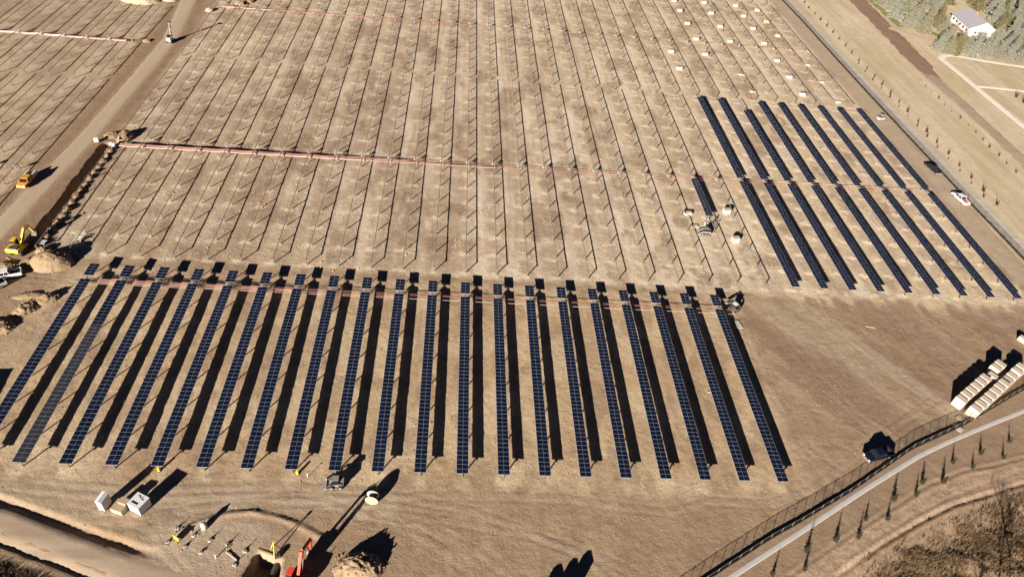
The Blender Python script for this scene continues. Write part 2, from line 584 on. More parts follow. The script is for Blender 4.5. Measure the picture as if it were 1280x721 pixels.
PATH_BR = [(36, -26.5), (52.8, -16.6), (67.2, -8.6), (82.2, -0.1), (96.8, 7.8), (105.5, 11.6), (113.9, 15.0), (125.3, 19.5), (142, 27), (160, 37)]
SWALE1 = P2((985, 721), (1030, 690), (1075, 660), (1120, 632), (1160, 606), (1205, 588), (1240, 582), (1280, 572))
SWALE2 = P2((1045, 721), (1075, 700), (1100, 682), (1150, 652), (1190, 632), (1230, 620), (1280, 604))
BERM = P2((222, 668), (240, 656), (262, 649), (285, 642), (315, 640), (345, 646), (370, 655), (388, 664), (402, 672))
PIT = P2((304, 718), (321, 688), (352, 699), (349, 735), (310, 735))


# tyre tracks: pairs of ruts
TRACKS = [(P2(*px), g) for px, g in (
    ([(0, 598), (80, 606), (200, 612), (330, 606), (450, 612), (600, 640), (720, 690), (760, 721)], 0.85),
    ([(0, 605), (100, 618), (220, 622), (330, 620), (420, 632), (520, 665), (600, 721)], 0.9),
    ([(90, 655), (150, 648), (190, 660), (205, 690), (230, 721)], 0.8),
    ([(80, 640), (160, 655), (215, 640), (300, 628), (420, 624), (560, 618), (700, 622), (830, 640), (900, 625)], 0.85),
    ([(440, 640), (520, 655), (600, 690), (640, 721)], 0.9),
    ([(470, 640), (560, 650), (660, 668), (760, 700), (800, 721)], 0.8),
    ([(930, 400), (960, 480), (1010, 560), (1060, 600)], 0.9),
    ([(960, 390), (1010, 450), (1080, 520), (1120, 545)], 0.9),
    ([(1010, 380), (1080, 440), (1160, 500), (1190, 520)], 0.9),
    ([(1100, 380), (1150, 440), (1200, 470)], 0.85),
    ([(880, 625), (960, 630), (1020, 610), (1080, 560), (1180, 490)], 0.9),
    ([(0, 400), (40, 420), (70, 380), (110, 345)], 0.8),
    ([(0, 470), (30, 440), (75, 385)], 0.8),
    ([(120, 355), (60, 345), (20, 340)], 0.8),
    ([(1083, 140), (1140, 205), (1190, 262), (1262, 350), (1275, 420)], 0.9),
    ([(1050, 105), (1100, 160), (1160, 232), (1230, 310), (1279, 372)], 0.9),
    ([(640, 330), (643, 260), (638, 150), (628, 40)], 0.9),
    ([(470, 330), (500, 250), (530, 140), (556, 20)], 0.9),
    ([(1030, 721), (1090, 680), (1160, 640), (1230, 610), (1280, 592)], 0.8),
    ([(1010, 721), (1060, 688), (1120, 650), (1190, 612), (1280, 582)], 0.9),
    ([(1070, 721), (1120, 690), (1180, 655), (1230, 640), (1280, 622)], 0.8),
    ([(815, 345), (780, 250), (745, 150), (700, 20)], 0.9))]


def terrain(x, y):
    h = 0.07 * (fbm(x, y, 0.3, 3) - 0.5) + 0.12 * (fbm(x, y, 1.1, 3, 0.7) - 0.5)
    calm = np.ones(x.shape)
    for poly, w in ((ROAD_L, 3.4), (ROAD_F, 3.0), (PATH_BR, 1.2)):
        d, s, r = pdist(x, y, poly)
        calm = calm * smooth(w, w + 1.0, d)
    calm = calm * (1 - smooth(156, 158, x) * (1 - smooth(214, 216, x)) * 0.85)
    h = h * calm
    # ditches beside the front road
    d, s, r = pdist(x, y, DITCH_N)
    wob = 0.5 * (fbm(x, y, 0.5, 3) - 0.5)
    h = h - ((0.42 + 0.5 * wob) * smooth(0.95, 0.2, d + wob * 1.0)) * smooth(1.0, 0.8, r)
    d, s, r = pdist(x, y, DITCH_S)
    h = h - 0.34 * smooth(0.75, 0.2, d + wob * 0.6)
    # trench and its spoil teeth
    inside = (y > 56.2) & (y < 98.6)
    d, s, r = pdist(x, y, TRENCH)
    h = np.where(inside, h - 2.8 * smooth(1.3, 1.0, d + 0.8 * wob), h)
    # swales outside the fence
    for poly, dep, w in ((SWALE1, 0.14, 0.5), (SWALE2, 0.24, 0.6)):
        d, s, r = pdist(x, y, poly)
        h = h + 0.4 * dep * smooth(w * 2.2, w, d) - dep * smooth(w, 0.1, d + wob * 0.5)
    # berm round the foundation field
    d, s, r = pdist(x, y, BERM)
    h = h + (0.22 + 0.7 * wob) * smooth(0.7, 0.05, d + wob * 1.2)
    for k, (poly, gap) in enumerate(TRACKS):
        d, s, r = pdist(x, y, poly)
        d2 = np.abs(d - gap)
        h = h - 0.030 * smooth(0.36, 0.12, d2) + 0.016 * smooth(0.7, 0.4, d2) * smooth(0.3, 0.45, d2)
    # pit
    ins = np.ones(x.shape, bool)
    md = np.full(x.shape, 1e9)
    n = len(PIT)
    for k in range(n):
        (ax, ay), (bx, by) = PIT[k], PIT[(k + 1) % n]
        l = math.hypot(bx - ax, by - ay)
        sd = -((bx - ax) * (y - ay) - (by - ay) * (x - ax)) / l
        md = np.minimum(md, sd)
    h = h - 3.2 * smooth(0.0, 0.55, md)
    # bumpy brush bank in the corner towards the creek
    brush = smooth(0, 6, (x - 84) * 0.35 - (y + 9.5) * 0.94 + 3.0 * (fbm(x, y, 0.12, 2) - 0.5)) * smooth(60, 75, x)
    brush = brush * (1 - smooth(190, 220, x))
    h = h + brush * (1.6 * (fbm(x, y, 0.22, 3) - 0.45) - 0.8)
    return h


def build_ground():
    xs = np.concatenate([[-4000, -1800, -900, -500, -320, -240, -200], np.arange(-170, -100, 1.0), np.arange(-100, 135, 0.42),
                         np.arange(135, 170, 0.8), np.arange(170, 330, 2.5), [340, 380, 450, 600, 900, 1800, 4000]])
    ys = np.concatenate([[-4000, -1500, -600, -300, -150, -90, -60, -45], np.arange(-36, -24, 1.0), np.arange(-24, 62, 0.34),
                         np.arange(62, 110, 0.6), np.arange(110, 290, 1.3), [292, 300, 315, 340, 400, 500, 700, 1100, 2000, 5000]])
    X, Y = np.meshgrid(xs, ys)
    Z = terrain(X, Y)
    far = (np.abs(X) > 330) | (Y > 300) | (Y < -40)
    Z = np.where(far, 0, Z)
    nx, ny = len(xs), len(ys)
    co = np.stack([X, Y, Z], -1).reshape(-1, 3)
    idx = np.arange(nx * ny).reshape(ny, nx)
    quads = np.stack([idx[:-1, :-1], idx[:-1, 1:], idx[1:, 1:], idx[1:, :-1]], -1).reshape(-1, 4)
    me = bpy.data.meshes.new('ground')
    me.vertices.add(len(co))
    me.vertices.foreach_set('co', co.ravel())
    me.loops.add(quads.size)
    me.polygons.add(len(quads))
    me.loops.foreach_set('vertex_index', quads.ravel())
    me.polygons.foreach_set('loop_start', np.arange(0, quads.size, 4))
    me.polygons.foreach_set('use_smooth', np.ones(len(quads), bool))
    me.update(calc_edges=True)
    me.materials.append(GROUND)
    # ---- colour zones (soil kinds, straw litter, meadow)
    x, y = X.ravel(), Y.ravel()
    n_big = fbm(x, y, 0.035, 3)
    n_mid = fbm(x, y, 0.16, 4)
    n_fin = fbm(x, y, 0.7, 3)
    lane = fbm(x * 0.45 + 40, y * 0.035, 1.0, 3)
    inner = smooth(-120, -100, -np.abs(x - 20) + 40) * 0 + ((x > -150) & (x < 154)).astype(float)
    # straw round each post of the bare rows, thrown sideways
    rx = (x / PITCH + 9.5)
    ddx = (rx - np.round(rx)) * PITCH
    py = (y - 53.6) / 6.9
    ddy = (py - np.round(py)) * 6.9
    patch = np.exp(-(((ddx + 0.5) / 1.5) ** 2) - ((ddy + 0.3 + (n_mid - .5) * 3) / 1.3) ** 2)
    back = smooth(49, 53, y) * (x < 148) * (x > -83)
    straw = back * patch * 0.25
    # pale driving lanes between some rows
    straw = straw + back * smooth(0.53, 0.66, lane) * (0.35 + 0.35 * smooth(0, 80, x))
    east = smooth(0, 110, x)
    straw = straw + back * east * (0.08 + 0.85 * smooth(0.46, 0.6, 0.6 * n_mid + 0.4 * fbm(x, y, 0.33, 3)))
    straw = straw + back * smooth(120, 230, y) * 0.25
    lf = (x < -97) * (x > -160)
    straw = straw + lf * smooth(0.46, 0.6, 0.5 * n_mid + 0.5 * fbm(x, y, 0.4, 3)) * 0.7
    # front block
    en = 7 * (n_mid - 0.5) + 3 * (n_fin - 0.5)
    fr = smooth(51, 49, y) * smooth(-6, 1.5, y + en) * smooth(78, 69, x + en) * smooth(-78, -69, x + en)
    straw = straw + fr * (0.15 + 0.4 * smooth(0.42, 0.65, n_mid))
    straw = straw + (1 - smooth(0.3, 2.2, np.hypot(ddx, (y + 0.6) * 0.8))) * (np.abs(x) < 68) * 0.5
    # tongues of straw south of the eastern rows
    tong = (x > 84) * (x < 150) * smooth(44, 52.5, y) * smooth(56, 53, y) * smooth(0.45, 0.6, fbm(x * 0.6, y * 0.12, 1.0, 2))
    straw = straw + tong * 0.9
    # earth colours
    lot = smooth(70, 76, x) * smooth(52, 47, y) * (y > -30)
    brown = lot * (0.6 * smooth(0.44, 0.62, fbm(x * 0.5 + 0.35 * y, y * 0.12, 0.35, 3)) + 0.15)
    brown = brown + smooth(-0.5, -3, y) * (x > -28) * (x < 75) * 0.28 * smooth(0.4, 0.65, n_mid)
    dl, sl, rl = pdist(x, y, ROAD_L)
    brown = brown + smooth(7.5, 4.0, dl) * smooth(2.4, 3.6, dl) * 0.8
    dt, st, rt = pdist(x, y, TRENCH)
    brown = brown + smooth(4, 1.5, dt) * 0.65
    brown = brown + smooth(12, 4, np.hypot((x + 84) * 0.8, (y - 50))) * 0.7
    brown = brown + lf * 0.25
    brown = brown + back * smooth(0.5, 0.38, lane) * 0.2 * (1 - east)
    bare = smooth(51, 53, y) * smooth(-83, -80, x) * (x < 148)
    postm = bare * (0.75 + 0.25 * east)
    dusty = bare * (0.34 + 0.60 * smooth(-60, 90, x) + 0.26 * smooth(80, 200, y)) + lf * 0.30
    golden = fr * (0.35 + 0.65 * smooth(0.36, 0.6, fbm(x - 30, y * 0.5, 0.22, 4)))
    brown = brown + fr * 0.5 * smooth(0.52, 0.66, fbm(x * 1.3 + 11, y * 0.8, 0.3, 4))
    dusty = dusty * (0.55 + 0.75 * smooth(0.38, 0.62, fbm(x + 50, y, 0.11, 4)))
    brown = brown + bare * 0.55 * smooth(0.54, 0.68, fbm(x * 1.5 - 70, y, 0.14, 4))
    grey = lot * 0.65 * smooth(0.48, 0.64, fbm(x * 0.4 + 0.3 * y + 90, y * 0.1, 0.25, 3)) + smooth(146.5, 148, x) * smooth(155.5, 154, x) * (y > 60) * 0.85
    fld = smooth(7, 4, np.hypot((x + 27) * 0.55, (y + 12.5) * 1.0)) * smooth(-8, -9, y)
    grey = grey + fld * 0.85
    grey = grey + smooth(-1.5, -3.5, y) * smooth(-9.5, -6, y) * (x > -66) * (x < 0) * 0.45
    # meadow and banks outside the fence
    db, sb, rb = pdist(x, y, FENCE_BR)
    outside = np.where((x > 20) & (y < 64), (sb < 0).astype(float), 0)
    outside = np.maximum(outside, smooth(154.8, 156, x) * (y > 60))
    meadow = outside * (0.75 + 0.25 * n_mid)
    sapl = smooth(160.5, 162, x) * smooth(167, 165.5, x) * (y > 60) * smooth(0.35, 0.55, n_mid)
    straw_out = sapl * 0.8 + 0.55 * smooth(140, 260, y) * outside * smooth(0.3, 0.6, n_mid)
    d1, s1, r1 = pdist(x, y, SWALE1)
    south = np.where((x > 50) & (y < 45), (s1 < 0) * smooth(0, 1.0, d1), 0)
    mulch = south * outside
    d2, s2_, r2 = pdist(x, y, SWALE2)
    mulch = mulch * np.where(s2_ < 0, 0.25, 1.0)
    meadow = meadow * (1 - 0.8 * mulch) * np.where((x < 160) & (y < 50), 0.12, 1.0)
    brown = brown * (1 - outside) + outside * (x < 160) * (y < 45) * (0.75 + 0.25 * smooth(0.42, 0.6, n_mid)) * (1 - mulch)
    brush = smooth(0, 6, (x - 84) * 0.35 - (y + 9.5) * 0.94 + 3.0 * (fbm(x, y, 0.12, 2) - 0.5)) * smooth(60, 75, x) * (1 - smooth(190, 220, x))
    bl = smooth(0.5, 1.6, -(y + 14.3) - 0.34 * (x + 56.0)) * (x < -25)
    brush = np.maximum(brush, bl)
    for poly, gap in TRACKS:
        d, s, r = pdist(x, y, poly)
        brown = brown + 0.22 * smooth(0.5, 0.15, np.abs(d - gap)) * smooth(0.35, 0.6, n_mid + 0.1)
        grey = grey + 0.22 * smooth(2.0, 0.8, d)
    straw = straw * (1 - outside) + straw_out
    grey = grey * (1 - outside)
    for nm, chans in (('zone_a', (straw, brown, grey)), ('zone_b', (meadow, brush, mulch)), ('zone_c', (postm, dusty, golden))):
        at_ = me.attributes.new(nm, 'FLOAT_COLOR', 'POINT')
        c = np.stack([np.clip(v, 0, 1) for v in chans] + [np.ones_like(x)], -1).astype(np.float32)
        at_.data.foreach_set('color', c.ravel())
    return struct(put('ground', me))


build_ground()


def tz(x, y):
    return float(terrain(np.array([float(x)]), np.array([float(y)]))[0])


def ribbon(name, line, w, mat, dz=0.03, step=1.5, ragged=0.15, wfun=None):
    """a strip of road or path laid over the ground"""
    pts = []
    for (ax, ay), (bx, by) in zip(line[:-1], line[1:]):
        n = max(1, int(math.hypot(bx - ax, by - ay) / step))
        pts += [(ax + (bx - ax) * k / n, ay + (by - ay) * k / n) for k in range(n)]
    pts.append(line[-1])
    for _ in range(3):
        pts = [pts[0]] + [((a[0] + 2 * b[0] + c[0]) / 4, (a[1] + 2 * b[1] + c[1]) / 4) for a, b, c in zip(pts[:-2], pts[1:-1], pts[2:])] + [pts[-1]]
    m = 7
    vs, fs = [], []
    for i, p in enumerate(pts):
        a, b = pts[max(i - 1, 0)], pts[min(i + 1, len(pts) - 1)]
        dx, dy = b[0] - a[0], b[1] - a[1]
        l = math.hypot(dx, dy)
        nx, ny = -dy / l, dx / l
        ww = (wfun(i / len(pts)) if wfun else w) / 2
        e0, e1 = ww + random.uniform(-1, 1) * ragged, ww + random.uniform(-1, 1) * ragged
        for k in range(m):
            t = -e0 + (e0 + e1) * k / (m - 1)
            vs.append((p[0] + nx * t, p[1] + ny * t))
    a = np.array(vs)
    z = terrain(a[:, 0], a[:, 1]) + dz
    ed = np.arange(len(a)) % m
    z = np.where((ed == 0) | (ed == m - 1), z - dz - 0.05, z)
    vs = [(p[0], p[1], zz) for p, zz in zip(vs, z)]
    for i in range(len(pts) - 1):
        for k in range(m - 1):
            fs.append((i * m + k + 1, i * m + k, (i + 1) * m + k, (i + 1) * m + k + 1))
    return struct(put(name, MB().add(vs, fs).mesh(name, mat, True)))


ribbon('gravel_road', ROAD_L, 6.2, 'gravel', 0.045, 1.5, 0.14, lambda t: 5.2 + 3.0 * max(0, t - 0.45) * 2)
ribbon('dirt_road', ROAD_F, 5.4, 'packed_dirt_road', 0.045, 1.2, 0.2)
ribbon('concrete_path', PATH_BR, 1.1, 'concrete', 0.05, 1.5, 0.0)
ribbon('erosion_strip', [(159.7, 60), (159.2, 95), (158.6, 125), (158.0, 164), (157.8, 197), (157.4, 262), (157.2, 330)], 5.4, 'erosion_cloth', 0.035, 1.5, 0.2)
ribbon('pale_path', [(204.3, 205.5), (204.7, 190), (205.2, 165), (205.6, 148), (206.5, 110)], 3.2, 'pale_path', 0.06, 3, 0.05)
ribbon('pale_path', [(204.3, 205.5), (206.5, 209.5), (212, 210), (223.7, 206.6), (240.1, 203.6), (285, 196)], 3.0, 'pale_path', 0.068, 2, 0.05)
ribbon('pale_path', [(205.0, 180), (215.6, 180.2), (250, 176), (290, 171)], 2.4, 'pale_path', 0.076, 3, 0.05)
ribbon('tilled_strip', [(197.5, 330), (195.5, 271), (193.2, 230), (191, 196), (190, 184)], 11, 'tilled_soil', 0.03, 2.5, 0.8, lambda t: 11 if t < 0.9 else 11 - 50 * (t - 0.9))
ribbon('soil_track', [(190, 187), (190.5, 160), (190, 130), (189, 95)], 6, 'packed_dirt_road', 0.04, 2.5, 0.5)
ribbon('driveway', [(196, 236), (203, 229), (211, 220.5), (217, 217)], 6, 'pink_drive', 0.05, 1.5, 0.4)
ribbon('driveway', [(205.5, 290), (206, 262), (207, 240), (209, 224)], 4.2, 'pink_drive', 0.056, 2.5, 0.3)
ribbon('lawn', [(202.0, 285), (202.4, 262), (202.6, 246), (202.4, 238)], 4.2, 'green_lawn', 0.045, 2.5, 0.5)
ribbon('lawn', [(213, 238), (216, 230), (222, 224)], 5, 'green_lawn', 0.045, 2.5, 0.5)

# ------------------------------------------------------------------ solar trackers
HP = 1.60                                   # level of the panels
MOD = 0.913                                 # spacing of the modules along a row


def panel_mesh(glass='panel_glass'):
    m = MB()
    m.box((0, 0, -0.018), (2.0, 0.899, 0.036), 0)
    for s in (-1, 1):
        m.box((s * 0.491, 0, 0.0015), (0.960, 0.870, 0.004), 1)
    return m.mesh('panel', ['aluminium', glass])


PANEL = panel_mesh()
PANEL_SHEEN = panel_mesh('panel_glass_sheen')


def post_mesh():
    """I-section pile with a bearing on top"""
    m = MB()
    zc, h = 0.50, 1.85
    m.box((0, 0.075, zc), (0.21, 0.016, h)).box((0, -0.075, zc), (0.21, 0.016, h)).box((0, 0, zc), (0.014, 0.136, h))
    m.box((0, 0, 1.44), (0.22, 0.10, 0.05))
    m.cyl((0, -0.05, 1.5), (0, 0.05, 1.5), 0.125, n=8)
    return m.mesh('post', 'pile_steel')


POST = post_mesh()
TUBES = {}


def tube_mesh(L):
    k = round(L, 2)
    if k not in TUBES:
        TUBES[k] = MB().cyl((0, 0, 1.5), (0, L, 1.5), 0.09, n=8).mesh('torque_tube', 'tube_steel')
    return TUBES[k]


RAILS = {}


def rails_mesh(L):
    k = round(L, 2)
    if k not in RAILS:
        m = MB()
        n = int(L / MOD)
        for i in range(n):
            m.box((0, (i + 0.5) * MOD, 1.578), (0.42, 0.05, 0.03))
        RAILS[k] = m.mesh('mounting_rails', 'tube_steel')
    return RAILS[k]


def motor_mesh():
    m = MB()
    m.box((0, 0, 1.30), (0.30, 0.34, 0.42))
    m.cyl((-0.05, 0, 1.5), (0.42, 0, 1.42), 0.10, n=8)
    m.box((-0.30, 0.05, 1.25), (0.22, 0.30, 0.45))
    return m.mesh('drive_motor', 'drive_grey')


MOTOR = motor_mesh()


def control_mesh():
    return MB().box((-0.42, 0, 1.62), (0.5, 0.36, 0.03)).box((-0.42, 0, 1.35), (0.05, 0.05, 0.55)).mesh('control_panel', 'drive_grey')


CONTROL = control_mesh()


def tracker(label, group, i, y0, y1, posts, motor_y=None, mods=(), tilt=0.0, x=None, pm=None):
    X = row_x(i) if x is None else x
    L = y1 - y0
    t = thing('solar_tracker', label, 'solar tracker', (X, y0, 0), 0, group)
    put('torque_tube', tube_mesh(L), t)
    for py in posts:
        put('post', POST, t, (random.uniform(-.03, .03), py - y0, random.uniform(-.04, .02)))
    r = put('mounting_rails', rails_mesh(L), t)
    r['kind'] = 'stuff'
    if motor_y is not None:
        put('drive_motor', MOTOR, t, (0, motor_y - y0, 0))
        put('control_panel', CONTROL, t, (0, motor_y - y0 + 0.1, 0))
    tl = math.radians(tilt)
    for k in mods:
        put('panel', pm(k) if pm else PANEL, t, (0, k - y0, HP + 0.012), (0, tl + random.uniform(-.004, .004), 0))
    return t


def mods_between(a, b, n=None):
    n = n or int(round((b - a) / MOD))
    return [a + (k + 0.5) * (b - a) / n for k in range(n)]


# front block: 20 rows full of panels
for i in range(20):
    ms = mods_between(0.0, 43.82, 48) + mods_between(44.95, 48.60, 4)
    posts = [0.45 + 6.28 * k for k in range(8)] + [47.9]
    lab = ('leftmost' if i == 0 else 'rightmost' if i == 19 else nth(i + 1) + ' from the left') + ' of the long dark solar panel rows in the front block'
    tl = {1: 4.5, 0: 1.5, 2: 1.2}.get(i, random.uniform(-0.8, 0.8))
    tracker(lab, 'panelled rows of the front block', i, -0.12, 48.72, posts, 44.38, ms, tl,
            pm=(lambda y: PANEL_SHEEN if y < 30 + random.uniform(-3, 3) else PANEL) if i == 1 else None)  # near part of the second row gets the painted reflection

# middle block: bare tubes on posts, the eastern nine carry panels
PB = [53.7 + 6.86 * k for k in range(14)]
for i in range(-2, 31):
    if i >= 22:
        top = 149.3 if i != 24 else 141.8
        ms = mods_between(52.9, 97.6, 49) + mods_between(99.3, 99.3 + MOD * int((top - 99.3) / MOD))
        lab = ('leftmost' if i == 22 else 'rightmost' if i == 30 else nth(i - 21) + ' from the left') + ' of the nine panelled rows in the right block'
        tracker(lab, 'panelled rows of the right block', i, 52.8, 149.4, PB, 98.4, ms, random.uniform(-0.6, 0.6))
    else:
        if i == 20:
            ms = mods_between(79.6, 97.3, 19)
            lab = 'middle row carrying one short strip of panels beside the loaders'
        else:
            ms = []
            k = i + 3
            lab = ('leftmost' if k == 1 else nth(k) + ' from the left') + ' of the bare steel tube rows in the middle block'
        tracker(lab, 'bare rows of the middle block', i, 53.3, 149.4, PB, 98.4, ms)

# far block
PF = [152.6 + 6.86 * k for k in range(14)]
for i in range(-2, 31):
    k = i + 3
    lab = ('leftmost' if k == 1 else 'rightmost' if i == 30 else nth(k) + ' from the left') + ' of the bare steel tube rows in the far block'
    tracker(lab, 'bare rows of the far block', i, 152.2, 247.5, PF, 197.0)
PT = [251.4 + 6.86 * k for k in range(7)]
for i in range(12, 31):
    tracker(nth(i - 11) + ' from the left of the bare tube rows cut off by the top edge', 'bare rows at the top edge', i, 251.0, 296, PT)

# field left of the gravel road
PL1 = [132.9 + 6.86 * k for k in range(9)]
PL2 = [36.0 + 6.86 * k for k in range(14)]
for k in range(9):
    X = -98.1 - 6.85 * k
    tracker(nth(k + 1) + ' bare row left of the gravel road, counted from the road, far part', 'far bare rows left of the road', 0, 132.5, 188.2, PL1, 160.0, x=X)
    if k < 6:
        tracker(nth(k + 1) + ' bare row left of the gravel road, counted from the road, near part', 'near bare rows left of the road', 0, 35.6, 129.6, PL2, 83.0, x=X)


# ------------------------------------------------------------------ cable runs across the rows
def cable_run(label, y, x0, x1, spec, sup, slope=0.0, z=1.05):
    """spec: list of (dy, dz, material, end x, radius)"""
    t = thing('cable_run', label, 'cable run', (x0, y, 0), 0, 'cable runs across the rows')
    hm = MB()
    hm.beam((0, -0.55, z - 0.02), (0, 0.55, z - 0.02), 0.05, 0.05)
    hm.box((0, -0.5, z + 0.05), (0.12, 0.05, 0.18)).box((0, 0.5, z + 0.05), (0.12, 0.05, 0.18))
    hm.box((0, 0, z / 2), (0.09, 0.09, z))
    me = hm.mesh('hanger', 'drive_grey')
    for X in sup:
        if x0 - 1 < X < x1 + 1:
            put('hanger', me, t, (X - x0, (X - x0) * slope, 0))
    for dy, dz, mat, xe, r in spec:
        pts = []
        X = x0
        while X < xe:
            ph = ((X - sup[0]) / PITCH) % 1.0
            pts.append((X - x0, dy + (X - x0) * slope + random.uniform(-.03, .03), z + dz - 0.22 * (1 - (2 * ph - 1) ** 2) + random.uniform(-.015, .015)))
            X += PITCH / 4
        part('cable', MB().tube(pts, r, 5), mat, t)
    return t


SUP = [row_x(i) + 0.35 for i in range(-3, 32)]
cable_run('red and white cable bundle crossing the north ends of the front panel rows', 44.30, -66, 71.5,
          [(-1.0, 0.0, 'cable_white', 71, .035), (-0.60, 0.05, 'cable_pink', -30, .06), (-0.45, 0.0, 'cable_pink', 0, .045), (-0.30, 0.06, 'cable_pink', -42, .06),
           (-0.12, 0.0, 'cable_pink', -22, .055), (0.05, 0.05, 'cable_red', 71, .03), (0.25, 0.0, 'cable_white', -30, .045), (0.45, 0.02, 'cable_red', 71, .03)], SUP)
cable_run('red and white cable bundle crossing the middle of the bare rows', 96.6, -79, 143,
          [(-0.75, 0, 'cable_white', -15, .08), (-0.75, 0.05, 'cable_white', 20, .045), (-0.55, 0.04, 'cable_pink', -40, .08), (-0.36, 0, 'cable_pink', 10, .06), (-0.18, 0.05, 'cable_pink', -30, .08),
           (0.0, 0.0, 'cable_pink', -25, .07), (0.18, 0.04, 'cable_pink', -5, .065), (0.38, 0.0, 'cable_pink', -45, .08), (0.6, 0.03, 'cable_red', 142, .042), (-0.62, 0.1, 'cable_red', 142, .042)], SUP, 0.012)
cable_run('thin red cable bundle crossing the far bare rows near the top edge', 194.2, -79, 143,
          [(-0.5, 0, 'cable_white', -60, .08), (-0.3, 0.04, 'cable_pink', -25, .07), (0.0, 0, 'cable_red', 20, .05), (0.3, 0.05, 'cable_red', 142, .045)], SUP, 0.022)
cable_run('white and red cable bundle in the field left of the gravel road', 158.6, -152, -98.5,
          [(-0.55, 0, 'cable_white', -99, .11), (-0.3, 0.05, 'cable_white', -110, .11), (0.0, 0, 'cable_pink', -99, .09), (0.3, 0.04, 'cable_white', -118, .11), (0.5, 0.0, 'cable_red', -99, .08)],
          [-98.1 + 0.35 - 6.85 * k for k in range(9)], 0.012)


# ------------------------------------------------------------------ fences
def fence(name, label, line, h, silt, step, tall_every=0):
    t = thing(name, label, 'fence', (line[0][0], line[0][1], 0))
    O = Vector((line[0][0], line[0][1], 0))
    L = [0]
    for a, b in zip(line[:-1], line[1:]):
        L.append(L[-1] + math.dist(a, b))

    def P(s):
        for k in range(len(line) - 1):
            if s <= L[k + 1] or k == len(line) - 2:
                u = (s - L[k]) / (L[k + 1] - L[k])
                return Vector((line[k][0] + (line[k + 1][0] - line[k][0]) * u, line[k][1] + (line[k + 1][1] - line[k][1]) * u, 0))
    n = int(L[-1] / step)
    pm = MB().cyl((0, 0, -0.3), (0, 0, h + 0.03), 0.04, n=6).cyl((0, 0, h + .03), (0, 0, h + .09), 0.055, 0.02, n=6).mesh('post', 'tube_steel')
    pts = [P(k * L[-1] / n) for k in range(n + 1)]
    zs = [tz(p.x, p.y) for p in pts]
    for p, z in zip(pts, zs):
        put('post', pm, t, p - O + Vector((0, 0, z)))
    top = [p - O + Vector((0, 0, z + h)) for p, z in zip(pts, zs)]
    part('top_rail', MB().tube(top, 0.03, 5), 'pile_steel', t)

    def sheet(z0, z1, off, wob, sub=3):
        vs, fs = [], []
        m = (len(pts) - 1) * sub + 1
        for k in range(m):
            a = k / sub
            j = min(int(a), len(pts) - 2)
            p = pts[j].lerp(pts[j + 1], a - j)
            z = zs[j] + (zs[j + 1] - zs[j]) * (a - j)
            d = (pts[j + 1] - pts[j]).normalized()
            nrm = Vector((-d.y, d.x, 0))
            b = p - O + nrm * (off + random.uniform(-wob, wob)) + Vector((0, 0, z))
            tp = p - O + nrm * (off + random.uniform(-wob, wob)) + Vector((0, 0, z))
            vs += [b + Vector((0, 0, z0)), tp + Vector((0, 0, z1 + random.uniform(-wob, wob) * 0.7))]
        for k in range(m - 1):
            fs.append((2 * k, 2 * k + 2, 2 * k + 3, 2 * k + 1))
        return MB().add(vs, fs)
    part('wire_mesh', sheet(0.02, h, 0.05, 0.0), 'chain_link', t)
    if silt:
        part('silt_fabric', sheet(-0.15, silt, -0.10, 0.04), 'silt_cloth', t)
    return t


fence('chain_link_fence', 'wire fence with black silt fabric along the grey path at lower right', FENCE_BR, 1.75, 0.72, 2.4)
fence('chain_link_fence', 'long straight wire fence beyond the right panel block', FENCE_R, 1.75, 0.62, 3.0)


# ------------------------------------------------------------------ vehicles and machines (x forward, y left, z up)
def wheel(parent, x, y, r, w, side):
    o = part('wheel', MB().cyl((0, -w / 2, 0), (0, w / 2, 0), r, n=14), 'black_rubber', parent, loc=(x, y, r))
    part('rim', MB().cyl((0, side * w * 0.46, 0), (0, side * (w * 0.5 + 0.02), 0), r * 0.58, n=10), 'grey_paint', o)
    return o


